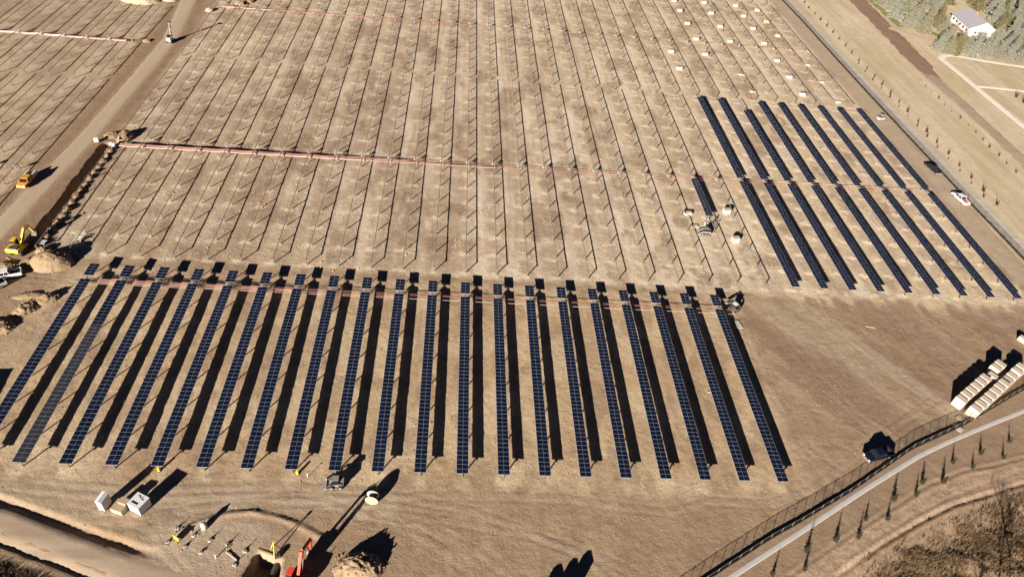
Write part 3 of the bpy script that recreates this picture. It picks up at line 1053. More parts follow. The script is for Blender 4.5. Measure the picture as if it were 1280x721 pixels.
def pickup(label, loc, rz, paint, L=5.7, load=None, service=None, group=None, name='pickup_truck'):
    t = thing(name, label, 'pickup truck', loc, rz, group)
    Wd = 1.95
    h = L / 2
    b = MB()
    # lower body with wheel-arch line, hood and bed walls
    b.prof([(-h, 0.50), (h - 0.05, 0.45), (h, 0.62), (h - 0.06, 0.98), (h - 1.25, 1.12), (-h + 2.0, 1.12), (-h + 2.0, 0.72), (-h, 0.72)], -Wd / 2, Wd / 2)
    if not service:
        for s in (-1, 1):
            b.box((-h + 1.0, s * (Wd / 2 - 0.06), 0.93), (2.0, 0.12, 0.44))
        b.box((-h + 0.05, 0, 0.93), (0.09, Wd - 0.24, 0.42))
    part('body', b, paint, t)
    c0, c1 = -h + 2.02, h - 1.28
    cab = MB().box(((c0 + c1) / 2, 0, 1.42), (c1 - c0, Wd - 0.10, 0.62), taper=(0.66, 0.84), shift=(-0.18, 0))
    part('windows', cab, 'glass_dark', t)
    part('roof', MB().box(((c0 + c1) / 2 - 0.18, 0, 1.765), ((c1 - c0) * 0.69, (Wd - 0.10) * 0.86, 0.07), taper=(0.94, 0.94)), paint, t)
    pil = MB()
    for s in (-1, 1):
        for xa, xb in ((c1, (c0 + c1) / 2 - 0.18 + (c1 - c0) * 0.33), (c0, (c0 + c1) / 2 - 0.18 - (c1 - c0) * 0.33), ((c0 + c1) / 2 - 0.1, (c0 + c1) / 2 - 0.2)):
            pil.beam((xa, s * (Wd / 2 - 0.05), 1.12), (xb, s * (Wd / 2 - 0.125), 1.75), 0.07, 0.09)
    part('pillars', pil, paint, t)
    for s in (-1, 1):
        wheel(t, h - 0.95, s * (Wd / 2 - 0.13), 0.39, 0.26, s)
        wheel(t, -h + 1.15, s * (Wd / 2 - 0.13), 0.39, 0.26, s)
        part('headlight', MB().box((h - 0.035, s * 0.72, 0.80), (0.08, 0.34, 0.18)), 'light_lens', t)
        part('tail_light', MB().box((-h - 0.01, s * 0.88, 0.92), (0.05, 0.12, 0.34)), 'tail_red', t)
        part('mirror', MB().box((c1 - 0.15, s * (Wd / 2 + 0.10), 1.20), (0.10, 0.18, 0.18)), paint, t)
    part('front_bumper', MB().box((h + 0.03, 0, 0.52), (0.12, Wd - 0.06, 0.20)), 'galvanised', t)
    part('rear_bumper', MB().box((-h - 0.06, 0, 0.55), (0.14, Wd - 0.1, 0.18)), 'galvanised', t)
    part('bed_floor', MB().box((-h + 1.03, 0, 0.745), (1.88, Wd - 0.26, 0.04)), 'dark_steel', t)
    if load:
        part('load', MB().box((-h + 1.2, 0.1, 1.0), (1.0, 1.2, 0.5), taper=(0.9, 0.85)).box((-h + 0.5, -0.4, 0.93), (0.6, 0.5, 0.34)), load, t)
    if service:
        sb = MB()
        for s in (-1, 1):
            sb.box((-h + 0.98, s * 0.80, 1.18), (1.95, 0.42, 0.92))
        sb.box((-h + 0.98, 0, 1.0), (1.9, 1.2, 0.45))
        part('service_body', sb, service, t)
    return t


def skid_steer(label, loc, rz, paint, roof='dark_steel', arm=None, raised=False, group=None):
    t = thing('skid_steer', label, 'skid steer', loc, rz, group)
    b = MB().prof([(-1.35, 0.35), (0.85, 0.35), (0.95, 0.75), (0.1, 1.05), (-1.35, 1.25)], -0.55, 0.55)
    b.box((-1.2, 0, 1.1), (0.5, 1.2, 0.5))
    part('body', b, paint, t)
    part('cab', MB().box((-0.1, 0, 1.50), (1.15, 0.92, 0.95), taper=(0.86, 0.92)), 'glass_dark', t)
    part('cab_roof', MB().box((-0.12, 0, 2.02), (1.12, 0.98, 0.08)), roof, t)
    for s in (-1, 1):
        a = MB()
        z = 0.9 if raised else 0.0
        a.beam((-1.2, s * 0.72, 1.35), (0.75, s * 0.72, 1.15 + z), 0.14, 0.2)
        a.beam((0.75, s * 0.72, 1.15 + z), (1.35, s * 0.66, 0.42 + z), 0.14, 0.18)
        a.beam((-1.2, s * 0.72, 1.35), (-1.2, s * 0.72, 0.8), 0.14, 0.2)
        part('lift_arm', a, arm or paint, t)
        for x in (-0.85, 0.55):
            wheel(t, x, s * 0.80, 0.40, 0.30, s)
    z = 0.9 if raised else 0.0
    bk = MB().prof([(1.32, 0.15 + z), (2.0, 0.12 + z), (2.05, 0.17 + z), (1.42, 0.24 + z), (1.40, 0.72 + z), (1.32, 0.75 + z)], -0.92, 0.92)
    for s in (-1, 1):
        bk.prof([(1.34, 0.16 + z), (2.0, 0.14 + z), (1.42, 0.70 + z)], s * 0.92 - 0.03, s * 0.92 + 0.03)
    part('bucket', bk, 'grey_paint', t)
    return t


def excavator(label, loc, rz, paint, swing, knee, tip, bucket_to, accent=None, s=1.0, group=None):
    """knee, tip, bucket_to: points x,z in the plane of the boom"""
    t = thing('excavator', label, 'excavator', loc, rz, group, s)
    for sd in (-1, 1):
        tr = MB().prof([(-1.75, 0.25), (-1.45, 0.0), (1.45, 0.0), (1.75, 0.25), (1.75, 0.50), (1.5, 0.80), (-1.5, 0.80), (-1.75, 0.5)], sd * 1.1 - 0.28, sd * 1.1 + 0.28)
        for k in range(12):
            tr.box((-1.4 + k * 0.255, sd * 1.1, 0.81), (0.10, 0.58, 0.05))
        part('track', tr, 'black_rubber', t)
    part('undercarriage', MB().box((0, 0, 0.55), (2.0, 1.7, 0.5)).cyl((0, 0, 0.75), (0, 0, 1.02), 0.75, n=14), 'dark_steel', t)
    h = put('house', MB().prof([(-2.15, 1.15), (-1.9, 1.02), (1.25, 1.02), (1.25, 1.35), (0.1, 1.55), (-0.1, 1.95), (-2.0, 2.0), (-2.2, 1.75)], -1.3, 1.3).mesh('house', paint), t, (0, 0, 0), (0, 0, swing))
    part('cab', MB().box((0.55, 0.80, 2.02), (1.35, 0.92, 1.35), taper=(0.82, 0.9)), 'glass_dark', h)
    part('cab_roof', MB().box((0.55, 0.80, 2.74), (1.2, 0.88, 0.10)), paint, h)
    part('engine_cover', MB().box((-1.35, -0.1, 2.06), (1.1, 1.9, 0.22), taper=(0.9, 0.9)).cyl((-1.0, -0.6, 2.1), (-1.0, -0.6, 2.55), 0.07, n=8), 'dark_steel', h)
    p0 = Vector((0.9, 0, 1.5))
    k = Vector((knee[0], 0, knee[1]))
    q = Vector((tip[0], 0, tip[1]))
    e = Vector((bucket_to[0], 0, bucket_to[1]))
    bm_ = MB()
    bm_.beam(p0 + Vector((0, -0.2, 0)), k + Vector((0, -0.2, 0)), 0.42, 0.55)
    bm_.beam(k + Vector((0, -0.2, 0)), q + Vector((0, -0.2, 0)), 0.38, 0.42)
    part('boom', bm_, paint, h)
    part('boom_plate', MB().beam(p0.lerp(k, 0.05) + Vector((0, -0.2, 0.29)), p0.lerp(k, 0.55) + Vector((0, -0.2, 0.29)), 0.36, 0.04), accent or paint, h)
    part('stick', MB().beam(q + Vector((-0.1, -0.2, 0.1)), e + Vector((0, -0.2, 0)), 0.30, 0.36), paint, h)
    ram = MB()
    for s_ in (-0.52, 0.12):
        ram.cyl((1.2, s_, 1.2), p0.lerp(k, 0.72) + Vector((0, s_, 0.0)), 0.07, n=8)
    ram.cyl(k + Vector((0.1, -0.2, 0.42)), q + Vector((0.0, -0.2, 0.45)), 0.07, n=8)
    part('hydraulic_ram', ram, 'galvanised', h)
    d = (e - q).normalized()
    bk = MB().prof([(e.x - 0.1, e.z + 0.1), (e.x + 0.45, e.z - 0.1), (e.x + 0.55, e.z - 0.6), (e.x + 0.1, e.z - 1.0), (e.x - 0.55, e.z - 0.85), (e.x - 0.2, e.z - 0.45)], -0.75, 0.35)
    part('bucket', bk, 'dark_steel', h)
    return t


def heading(a, b):
    return math.atan2(b[1] - a[1], b[0] - a[0])


# dark pickup by the lower fence
pickup('black pickup truck with glinting headlights beside the lower right fence', (87.7, 7.0, 0), math.radians(197), 'car_navy', 5.9)
pickup('white pickup truck with red load parked at the right fence', (153.5, 97.6, 0), math.radians(98), 'white_paint', 6.0, load='red_cloth')
pickup('black pickup truck parked at the right fence behind the white one', (153.2, 113.9, 0), math.radians(100), 'car_black', 5.7)
pickup('orange work truck with white service body left of the gravel road', (-93.6, 78.6, 0), math.radians(268), 'truck_orange', 6.0, service='dusty_white')
pickup('white pickup truck with open black bed at the left edge', (-82.6, 45.0, 0), math.radians(205), 'white_paint', 5.4)
pickup('white truck cut off by the left edge below the other', (-83.6, 41.0, 0), math.radians(230), 'white_paint', 5.2)
skid_steer('grey skid steer with bucket near the cable spool in front', (-10.2, -1.75, 0), math.radians(183), 'grey_paint', 'grey_paint', 'dark_steel')
skid_steer('skid steer with white roof at the end of the rightmost front row', (70.6, 45.6, 0), math.radians(125), 'dark_steel', 'white_paint', 'dark_steel', True)
skid_steer('dark skid steer among the open crates in the middle of the field', (71.0, 73.6, 0), math.radians(170), 'dark_steel', 'grey_paint', 'drive_grey')
# light buggy by the right fence
b = thing('utility_buggy', 'small pale utility buggy beside the far end of the right block', 'buggy', (150.8, 145.4, 0), math.radians(20))
part('body', MB().prof([(-1.4, 0.35), (1.3, 0.35), (1.4, 0.7), (0.6, 0.95), (0.4, 0.7), (-0.4, 0.7), (-0.45, 0.95), (-1.4, 0.95)], -0.7, 0.7), 'dusty_white', b)
part('roll_cage', MB().beam((0.5, 0.62, 0.9), (0.3, 0.6, 1.75), .06, .06).beam((0.5, -0.62, 0.9), (0.3, -0.6, 1.75), .06, .06).beam((-0.5, 0.62, 0.9), (-0.5, 0.6, 1.75), .06, .06).beam((-0.5, -0.62, 0.9), (-0.5, -0.6, 1.75), .06, .06), 'dark_steel', b)
part('roof', MB().box((-0.1, 0, 1.79), (1.1, 1.3, 0.06)), 'dusty_white', b)
part('seat', MB().box((-0.15, 0, 0.85), (0.5, 1.2, 0.25)).box((-0.38, 0, 1.15), (0.14, 1.2, 0.5)), 'black_rubber', b)
for s in (-1, 1):
    for x in (-0.95, 0.95):
        wheel(b, x, s * 0.66, 0.32, 0.24, s)

excavator('yellow excavator digging the trench at the left edge', (-83.9, 53.2, 0), math.radians(85), 'digger_yellow', math.radians(0), (3.2, 3.6), (4.8, 3.2), (5.6, 1.2))
excavator('red excavator with white boom foot beside the pit at the bottom edge', (-13.4, -18.5, 0), math.radians(78), 'digger_red', math.radians(-2), (2.7, 5.0), (5.4, 3.6), (5.0, 1.3), accent='white_paint')

# pile driver on the gravel road
t = thing('pile_driver', 'pile driver with tall mast on the gravel road', 'pile driver', (-87.0, 162.6, 0), math.radians(80))
for s in (-1, 1):
    part('track', MB().prof([(-1.4, 0.2), (-1.2, 0), (1.2, 0), (1.4, 0.2), (1.4, 0.4), (1.2, 0.6), (-1.2, 0.6), (-1.4, 0.4)], s * 0.85 - 0.2, s * 0.85 + 0.2), 'black_rubber', t)
part('body', MB().box((-0.4, 0, 1.15), (2.0, 1.5, 1.0), taper=(0.9, 0.9)), 'dusty_white', t)
part('cab', MB().box((-0.2, 0.35, 1.95), (0.9, 0.7, 0.7), taper=(0.9, 0.9)), 'glass_dark', t)
part('mast', MB().box((1.1, 0, 3.2), (0.28, 0.32, 5.6)).beam((0.2, 0, 1.4), (1.0, 0, 3.6), 0.12, 0.12), 'grey_paint', t)
part('hammer', MB().box((1.35, 0, 4.6), (0.35, 0.4, 1.1)).box((1.2, 0, 6.1), (0.7, 1.4, 0.25)), 'dark_steel', t)


# ------------------------------------------------------------------ crates, cabinets, boxes
def crate(label, loc, rz, size, mat='cardboard', group=None, name='module_crate', lid=True, tiers=1):
    t = thing(name, label, 'crate', loc, rz, group)
    sx, sy, sz = size
    pal = MB()
    for y in (-sy / 2 + 0.06, 0, sy / 2 - 0.06):
        pal.box((0, y, 0.05), (sx, 0.10, 0.10))
    for k in range(5):
        pal.box((-sx / 2 + 0.06 + k * (sx - 0.12) / 4, 0, 0.115), (0.11, sy, 0.03))
    part('pallet', pal, 'timber', t)
    hh = (sz - 0.13) / tiers
    for k in range(tiers):
        part('carton', MB().box((random.uniform(-.02, .02), random.uniform(-.02, .02), 0.13 + hh * (k + 0.5)), (sx - 0.05, sy - 0.04, hh - 0.03)), mat, t)
        if tiers > 1 and k < tiers - 1:
            part('spacer', MB().box((0, 0, 0.13 + hh * (k + 1)), (sx - 0.12, sy - 0.10, 0.06)), 'timber', t)
    st = MB()
    for x in (-sx * 0.28, sx * 0.28):
        st.box((x, 0, 0.13 + hh * tiers - 0.008), (0.04, sy - 0.02, 0.012))
    part('strap', st, 'cardboard', t)
    return t


# double row of crates beside the lower right fence
ax = Vector((0.82, 0.572, 0)).normalized()          # along the rows
ac = Vector((0.52, -0.854, 0)).normalized()
rzc = math.atan2(ac.y, ac.x)
CR = 'stacked crates beside the lower right fence'
r1 = Vector((110.56, 20.03, 0))
off = [2.1 * k for k in range(6)]
for k, d in enumerate(off):
    p = r1 + ax * d
    crate(nth(k + 1) + ' stacked crate from the near end in the row farther from the fence', p, rzc, (2.05, 1.42, 2.35 if k else 2.3), 'cardboard', CR, tiers=2)
for k, d in enumerate((13.3, 15.7, 17.7)):
    p = r1 + ax * d + ac * (0.55 if k == 0 else -0.15)
    crate(nth(k + 1) + ' crate past the gap in the row farther from the fence', p, rzc, (2.05, 1.42, 1.9 if k == 0 else 2.35), 'cardboard', CR, tiers=2)
r2 = Vector((112.31, 17.62, 0))
for k in range(11):
    p = r2 + ax * (2.1 * k) + ac * random.uniform(-.08, .08)
    crate(nth(k + 1) + ' stacked crate from the near end in the row nearest the fence', p, rzc, (2.05, 1.42, 2.35 if k not in (7, 8) else 2.0), 'cardboard', CR, tiers=2)
p = at(1275, 427)
crate('small open topped crate alone at the right edge above the stacks', (p.x + 0.6, p.y, 0), rzc, (2.2, 1.2, 1.1), 'cardboard', CR)
crate('second small crate at the right edge beside the lone one', (p.x + 2.4, p.y - 0.6, 0), rzc, (2.2, 1.2, 1.0), 'cardboard', CR)
for k, (px, py, lab) in enumerate(((1202, 524, 'empty timber pallet at the near end of the crate rows'), (1197, 535, 'white pallet lying by the fence near the crates'))):
    p = at(px, py)
    t = thing('pallet', lab, 'pallet', (p.x, p.y, tz(p.x, p.y)), rzc)
    part('deck', MB().box((0, 0, 0.15), (1.9, 1.2, 0.03)), ['timber', 'dusty_white'][k], t)
    part('runner', MB().box((0, .5, 0.066), (1.9, .1, .13)).box((0, -.5, 0.066), (1.9, .1, .13)).box((0, 0, 0.066), (1.9, .1, .13)), 'timber', t)

# crates set out along the far rows
LINES = [(86.3, [188.1, 173.3]), (99.6, [244.5, 232.7, 218.4, 202.6, 188.1]), (113.5, [245.5, 233.1, 218.3, 203.0]),
         (127.8, [245.2, 232.9, 219.2, 203.9, 187.8, 173.5, 159.6]), (136.8, [242.0, 228.7, 213.5]), (109.7, [172.8, 159.3]), (139.6, [186.5, 171.8, 156.2])]
names = {86.3: 'leftmost line of white crates', 99.6: 'second line of white crates from the left', 113.5: 'third line of white crates from the left',
         127.8: 'longest line of white crates', 136.8: 'line of crates nearest the top right fence', 109.7: 'short line of crates over the panel block', 139.6: 'line of low crates in the rightmost rows'}
for X, ysn in LINES:
    for k, Y in enumerate(ysn):
        low = X in (109.7, 139.6)
        crate(('only ' if len(ysn) == 1 else nth(k + 1) + ' crate from the top in the ') + names[X], (X, Y, 0), random.uniform(-.08, .08), (2.1, 1.1, 0.6 if low else 1.1), 'carton_white', 'crates set out in the far field')
crate('pale crate nearer the short panel strip in the middle field', (79.4, 83.6, 0), 0.15, (1.9, 1.3, 1.45), 'carton_white', 'crates beside the short strip')
crate('pale crate nearer the front block in the middle field', (78.3, 71.2, 0), 0.1, (1.9, 1.35, 1.45), 'carton_white', 'crates beside the short strip')
p = at(859, 268)
crate('low white crate left of the short panel strip', (p.x, p.y, 0), 0.0, (2.2, 1.1, 0.8), 'carton_white', 'crates beside the short strip')
p = at(868, 283)
crate('nearly empty pallet left of the dark skid steer', (p.x, p.y, 0), 0.2, (1.9, 1.1, 0.3), 'carton_white', 'crates beside the short strip')
p = at(923, 406)
t = thing('plywood_sheet', 'pale plywood sheets lying beside the white roofed skid steer', 'plywood', (p.x, p.y, 0), math.radians(100))
for k in range(3):
    part('sheet', MB().box((0.02 * k, 0.03 * k, 0.06 + 0.05 * k), (2.3, 1.2, 0.04)), 'carton_white', t)
# rails and opened modules at the end of the short strip
for k, (a, b2, m, lab) in enumerate((((888, 287), (896, 275), 'carton_white', 'pale long rail lying left of the dark ones'), ((889, 283), (897, 271), 'dark_steel', 'dark long rail below the short panel strip'),
                                    ((890, 288), (899, 277), 'galvanised', 'grey long rail lying next to the dark rail'))):
    pa, pb = at(*a), at(*b2)
    t = thing('steel_rail', lab, 'rail', (pa.x, pa.y, 0), heading(pa, pb), 'rails beside the short strip')
    Ln = (pb - pa).length
    part('web', MB().box((Ln / 2, 0, 0.22), (Ln, 0.10, 0.3)), m, t)
    part('flange', MB().box((Ln / 2, 0, 0.38), (Ln, 0.36, 0.04)).box((Ln / 2, 0, 0.05), (Ln, 0.36, 0.04)), m, t)
for k, (px, py) in enumerate(((881, 280), (884, 276))):
    p = at(px, py)
    t = thing('upright_carton', ('upper' if k else 'lower') + ' white upright carton at the foot of the short panel strip', 'carton', (p.x, p.y, 0), math.radians(70), 'cartons at the short strip')
    part('carton', MB().box((0, 0, 0.62), (1.9, 0.35, 1.1)), 'carton_white', t)
    part('base', MB().box((0, 0, 0.04), (2.0, 0.8, 0.07)), 'timber', t)

# three boxes beside the front road
pa, pb = at(122, 637), at(136, 642)
t = thing('white_cabinet', 'tall narrow white cabinet, leftmost of the three by the front road', 'cabinet', (-44.35, -6.35, 0), math.radians(-14))
part('housing', MB().box((0, 0, 1.25), (0.95, 1.75, 2.3)), 'white_paint', t)
part('roof', MB().prof([(-0.56, 2.40), (0.56, 2.40), (0.56, 2.46), (0, 2.66), (-0.56, 2.46)], -0.96, 0.96), 'white_paint', t)
part('plinth', MB().box((0, 0, 0.05), (0.85, 1.6, 0.1)), 'dark_steel', t)
part('door', MB().box((0, -0.885, 1.22), (0.7, 0.03, 2.0)), 'dusty_white', t)
t = thing('timber_crate', 'tan stepped timber crate between the two white boxes', 'crate', (-41.8, -6.6, 0), math.radians(-18))
part('lower_box', MB().box((0, -0.25, 0.62), (1.9, 1.9, 1.1)), 'timber', t)
part('upper_box', MB().box((0.25, 0.45, 1.35), (1.35, 1.0, 0.36)), 'timber', t)
part('skid', MB().box((-.7, 0, 0.035), (.12, 2.2, .07)).box((.7, 0, 0.035), (.12, 2.2, .07)), 'timber', t)
t = thing('equipment_cabinet', 'large white equipment cabinet with black roof slot by the front road', 'cabinet', (-39.05, -6.55, 0), math.radians(-26))
part('housing', MB().box((0, 0, 1.05), (2.15, 2.15, 1.9)), 'white_paint', t)
part('roof', MB().box((0, 0, 2.05), (2.28, 2.28, 0.10)), 'white_paint', t)
part('roof_slot', MB().box((-0.15, -0.55, 2.13), (1.15, 0.20, 0.05)), 'silt_cloth', t)
part('lifting_chain', MB().tube([(-0.6, 0.55, 2.14), (-0.4, 0.75, 2.14), (0.0, 0.4, 2.14), (0.35, 0.7, 2.14), (0.3, 0.3, 2.14), (0.7, 0.35, 2.14)], 0.03, 5), 'dark_steel', t)
part('door', MB().box((0, -1.09, 1.02), (1.6, 0.03, 1.6)), 'dusty_white', t)
part('plinth', MB().box((0, 0, 0.05), (2.0, 2.0, 0.1)), 'dark_steel', t)

# cable drum
t = thing('cable_drum', 'wooden cable drum standing near the skid steer in front', 'cable drum', (-3.85, -4.55, 0), math.radians(82))
for s in (-1, 1):
    f = part('flange', MB().cyl((s * 0.55 - 0.05, 0, 1.05), (s * 0.55 + 0.05, 0, 1.05), 1.05, n=28), 'cardboard', t)
    pl = MB()
    for k in range(5):
        pl.box((s * 0.608, -0.72 + k * 0.36, 1.05), (0.014, 0.32, 2 * math.sqrt(max(0.1, 1.0 - (0.72 - k * 0.36) ** 2)) * 0.93))
    part('plank', pl, 'timber', f)
part('core', MB().cyl((-0.5, 0, 1.05), (0.5, 0, 1.05), 0.62, n=20), 'black_rubber', t)

# ------------------------------------------------------------------ foundation field in front
q = 9.846
stubs = [(200 + x / q, 620 + y / q) for x, y in [(95, 565), (215, 395), (415, 480), (310, 620), (505, 690), (615, 540), (835, 590), (1045, 670)]] + [(293, 705)]
for k, (px, py) in enumerate(stubs):
    p = at(px, py)
    t = thing('anchor_pier', ('leftmost' if k == 0 else 'rightmost' if k == 8 else nth(k + 1) + ' from the left') + ' of the small concrete anchor piers by the pit', 'anchor pier', (p.x, p.y, 0), random.uniform(0, 3), 'anchor piers by the pit')
    part('footing', MB().cyl((0, 0, -0.1), (0, 0, 0.16), 0.34, 0.28, n=10), 'concrete', t)
    part('rod', MB().cyl((0, 0, 0.1), (0, 0, 0.75), 0.05, n=6), 'dark_steel', t)
    part('rebar_cage', MB().beam((-.2, -.1, .15), (-.15, .1, .38), .04, .04).beam((.2, .1, .15), (.12, -.12, .42), .04, .04).beam((0.0, .22, .15), (.02, .2, .36), .04, .04).box((0, 0, .3), (.34, .05, .05)), 'dark_steel', t)
    for j in range(4):
        part('rubble', MB().box((random.uniform(-.6, .1), random.uniform(-.5, -.2), 0.06), (random.uniform(.12, .3), .2, .14), taper=(.6, .7)), 'pale_heap', t)
p = at(254, 662)
t = thing('water_tank', 'round white water tank on the pier field', 'water tank', (p.x + 0.1, p.y + 0.35, 0))
part('tank', MB().cyl((0, 0, 0), (0, 0, 1.15), 0.46, 0.46, n=20), 'dusty_white', t, True)
part('shoulder', MB().cyl((0, 0, 1.15), (0, 0, 1.38), 0.46, 0.2, n=20), 'dusty_white', t, True)
part('cap', MB().cyl((0, 0, 1.38), (0, 0, 1.5), 0.16, n=12), 'grey_paint', t)
p = at(270, 697)
t = thing('marker_post', 'short white marker post between the piers', 'marker', (p.x, p.y, 0))
part('pipe', MB().cyl((0, 0, -0.1), (0, 0, 1.0), 0.09, n=10), 'white_paint', t)
part('cap', MB().cyl((0, 0, 1.0), (0, 0, 1.06), 0.10, n=10), 'dusty_white', t)
p = at(221, 675)
t = thing('yellow_barrier', 'yellow barrier panel standing among the piers', 'barrier', (p.x, p.y, 0), math.radians(-28))
part('plate', MB().box((0, 0, 0.62), (1.0, 0.05, 0.95)), 'bright_yellow', t)
part('foot', MB().box((-.4, 0, .06), (.08, .7, .12)).box((.4, 0, .06), (.08, .7, .12)), 'dark_steel', t)
part('arm', MB().beam((-0.5, -0.05, 1.0), (-1.1, 0.35, 0.25), 0.06, 0.06), 'bright_yellow', t)
p = at(344, 689)
t = thing('yellow_tripod', 'yellow tripod hoist with motor at the corner of the pit', 'tripod', (p.x, p.y, 0), math.radians(20))
top = (0, 0.2, 2.3)
for a in (0.3, 2.3, 4.4):
    part('leg', MB().beam((0.85 * math.cos(a), 0.85 * math.sin(a), 0), top, 0.10, 0.10), 'bright_yellow', t)
part('head', MB().box(top, (0.3, 0.3, 0.25)), 'bright_yellow', t)
part('motor', MB().box((0.2, -1.0, 0.35), (0.8, 0.55, 0.6)).cyl((0.2, -1.3, 0.5), (0.2, -0.7, 0.5), 0.22, n=10), 'dark_steel', t)
# tank in the pit
t = thing('pit_tank', 'black horizontal tank lying in the pit', 'tank', (-17.2, -15.9, -1.45), math.radians(78))
part('shell', MB().cyl((-1.2, 0, 0), (1.2, 0, 0), 0.5, n=18), 'black_rubber', t, False)
part('end_cap', MB().cyl((-1.2, 0, 0), (-1.42, 0, 0), 0.5, 0.3, n=18), 'pale_heap', t)
part('cradle', MB().box((-0.7, 0, -0.85), (0.2, 1.1, 0.8)).box((0.7, 0, -0.85), (0.2, 1.1, 0.8)), 'dark_steel', t)
# small site markers in front of the rows
for k, (px, py, lab) in enumerate(((372, 592, 'small yellow drum marker at the foot of the seventh visible row'), (199, 588, 'small yellow drum marker under the fourth visible row end'))):
    p = at(px, py)
    t = thing('drum_marker', lab, 'marker', (p.x, p.y, 0))
    part('drum', MB().cyl((0, 0, 0.08), (0, 0, 0.9), 0.27, 0.2, n=12), 'bright_yellow', t)
    part('band', MB().cyl((0, 0, 0.45), (0, 0, 0.6), 0.245, 0.23, n=12), 'truck_orange', t)
    part('base', MB().cyl((0, 0, 0), (0, 0, 0.09), 0.38, n=12), 'black_rubber', t)
p = at(384.5, 596)
t = thing('survey_stake', 'thin white survey stake left of the skid steer', 'stake', (p.x, p.y, 0))
part('lath', MB().box((0, 0, 0.5), (0.09, 0.05, 1.15)), 'white_paint', t)
part('flag', MB().box((0.1, 0, 1.0), (0.16, 0.02, 0.12)), 'red_cloth', t)

# unseen crates and container, placed outside the frame so their shadows reach in
for k, (x, y, h2) in enumerate(((20.4, -24.3, 3.0), (22.6, -23.9, 3.2), (24.6, -23.2, 3.4))):
    t = thing('unseen_crate', nth(k + 1) + ' from the left of the unseen crates below the bottom edge, known by shadow', 'unseen crate', (x, y, 0), 0.15, 'unseen crates below the bottom edge')
    part('crate_body', MB().box((0, 0, h2 / 2), (1.35, 1.3, h2 - 0.02)), 'grey_paint', t)
    part('roof', MB().box((0, 0, h2 + 0.12), (1.4, 1.4, 0.26), taper=(0.45, 0.9)), 'dusty_white', t)  # top of the unseen crate
t = thing('unseen_container', 'unseen container placed beyond the left edge to cast the dark shadow', 'container', (-75.6, 10.6, 0), 0.1)  # stands in for an unseen truck known only by its shadow
part('box', MB().box((0, 0, 1.3), (2.4, 6.0, 2.5)), 'grey_paint', t)
part('door', MB().box((0, -3.03, 1.3), (2.2, 0.05, 2.3)), 'dark_steel', t)  # end of the unseen container


# ------------------------------------------------------------------ heaps of earth
def heap(label, x, y, rx, ry, h, mat='clay_heap', rough=0.5, rot=0.0, name='spoil_heap', n=34, group=None, cl=40):
    sd = random.uniform(0, 300)
    vs, fs = [], []
    for j in range(n + 1):
        for i in range(n + 1):
            u, v = 2 * i / n - 1, 2 * j / n - 1
            vs.append((u, v))
    a = np.array(vs)
    r = np.hypot(a[:, 0], a[:, 1])
    nz = fbm(a[:, 0] * rx + sd, a[:, 1] * ry + sd, 0.45, 4, 0.55) - 0.5
    nz2 = fbm(a[:, 0] * rx - sd, a[:, 1] * ry + sd, 1.4, 3, 0.6) - 0.5
    prof = np.clip(1 - r - 0.5 * rough * nz, 0, None)
    z = h * (1 - np.exp(-2.1 * prof)) / (1 - math.exp(-2.1)) + (rough * 0.6 * nz2 * h) * smooth(0.0, 0.3, prof) - 0.12
    c, s = math.cos(rot), math.sin(rot)
    P = [((p[0] * rx) * c - (p[1] * ry) * s, (p[0] * rx) * s + (p[1] * ry) * c, zz) for p, zz in zip(vs, z)]
    for j in range(n):
        for i in range(n):
            k = j * (n + 1) + i
            if max(r[k], r[k + 1], r[k + n + 1], r[k + n + 2]) < 1.35:
                fs.append((k, k + 1, k + n + 2, k + n + 1))
    t = thing(name, label, 'earth heap', (x, y, 0), 0, group)
    part('mound', MB().add(P, fs), mat, t, True)
    m = MB()
    for k in range(cl):
        an, rr = random.uniform(0, 6.28), random.uniform(0.35, 1.12)
        ux, uy = math.cos(an) * rr, math.sin(an) * rr
        i, j = int((ux + 1) / 2 * n), int((uy + 1) / 2 * n)
        if not (0 <= i <= n and 0 <= j <= n):
            continue
        zz = max(z[j * (n + 1) + i], 0)
        sz = random.uniform(0.10, 0.30) * min(1, h)
        R = Matrix.Rotation(random.uniform(0, 3), 3, 'Z') @ Matrix.Rotation(random.uniform(-.5, .5), 3, 'X')
        px, py = ux * rx * c - uy * ry * s, ux * rx * s + uy * ry * c
        m.box((px, py, zz + sz * 0.2), (sz * 1.3, sz, sz * 0.8), M=R, taper=(0.6, 0.7))
    if m.v:
        o = part('clods', m, mat, t)
        o['kind'] = 'stuff'
    return t


heap('large tan spoil heap right of the yellow excavator', -76.3, 50.0, 4.6, 3.4, 2.9, rough=0.35, n=44)
heap('small clay lump between the excavator and the large heap', -79.3, 53.5, 1.7, 1.3, 1.3)
heap('low brown heap below the yellow excavator', -80.4, 49.6, 2.2, 1.8, 1.0)
heap('small heap at the trench end beside the excavator', -84.5, 48.0, 2.3, 1.5, 1.0)
heap('jagged heap left of the first front panel row', -72.9, 38.6, 3.2, 1.8, 1.5, rough=0.8, rot=0.5)
heap('middle of the jagged heaps at the left edge', -74.9, 35.8, 2.6, 1.7, 1.6, rough=0.9, rot=0.8)
heap('lower left jagged heap at the left edge', -77.6, 31.0, 3.2, 2.4, 1.4, rough=0.9)
heap('long low ridge above the jagged heaps', -76.4, 39.6, 3.4, 1.1, 0.7, rough=0.7, rot=0.25)
heap('heap at the upper left end of the cable bundle by the trench', -79.6, 101.6, 2.2, 3.2, 2.0, rough=0.5)
heap('small heap at the head of the trench', -83.4, 102.2, 2.0, 1.9, 1.0)
heap('rubble heap with stones beside the red excavator', -4.6, -15.9, 4.1, 2.6, 2.1, rough=0.75, n=46, cl=70)
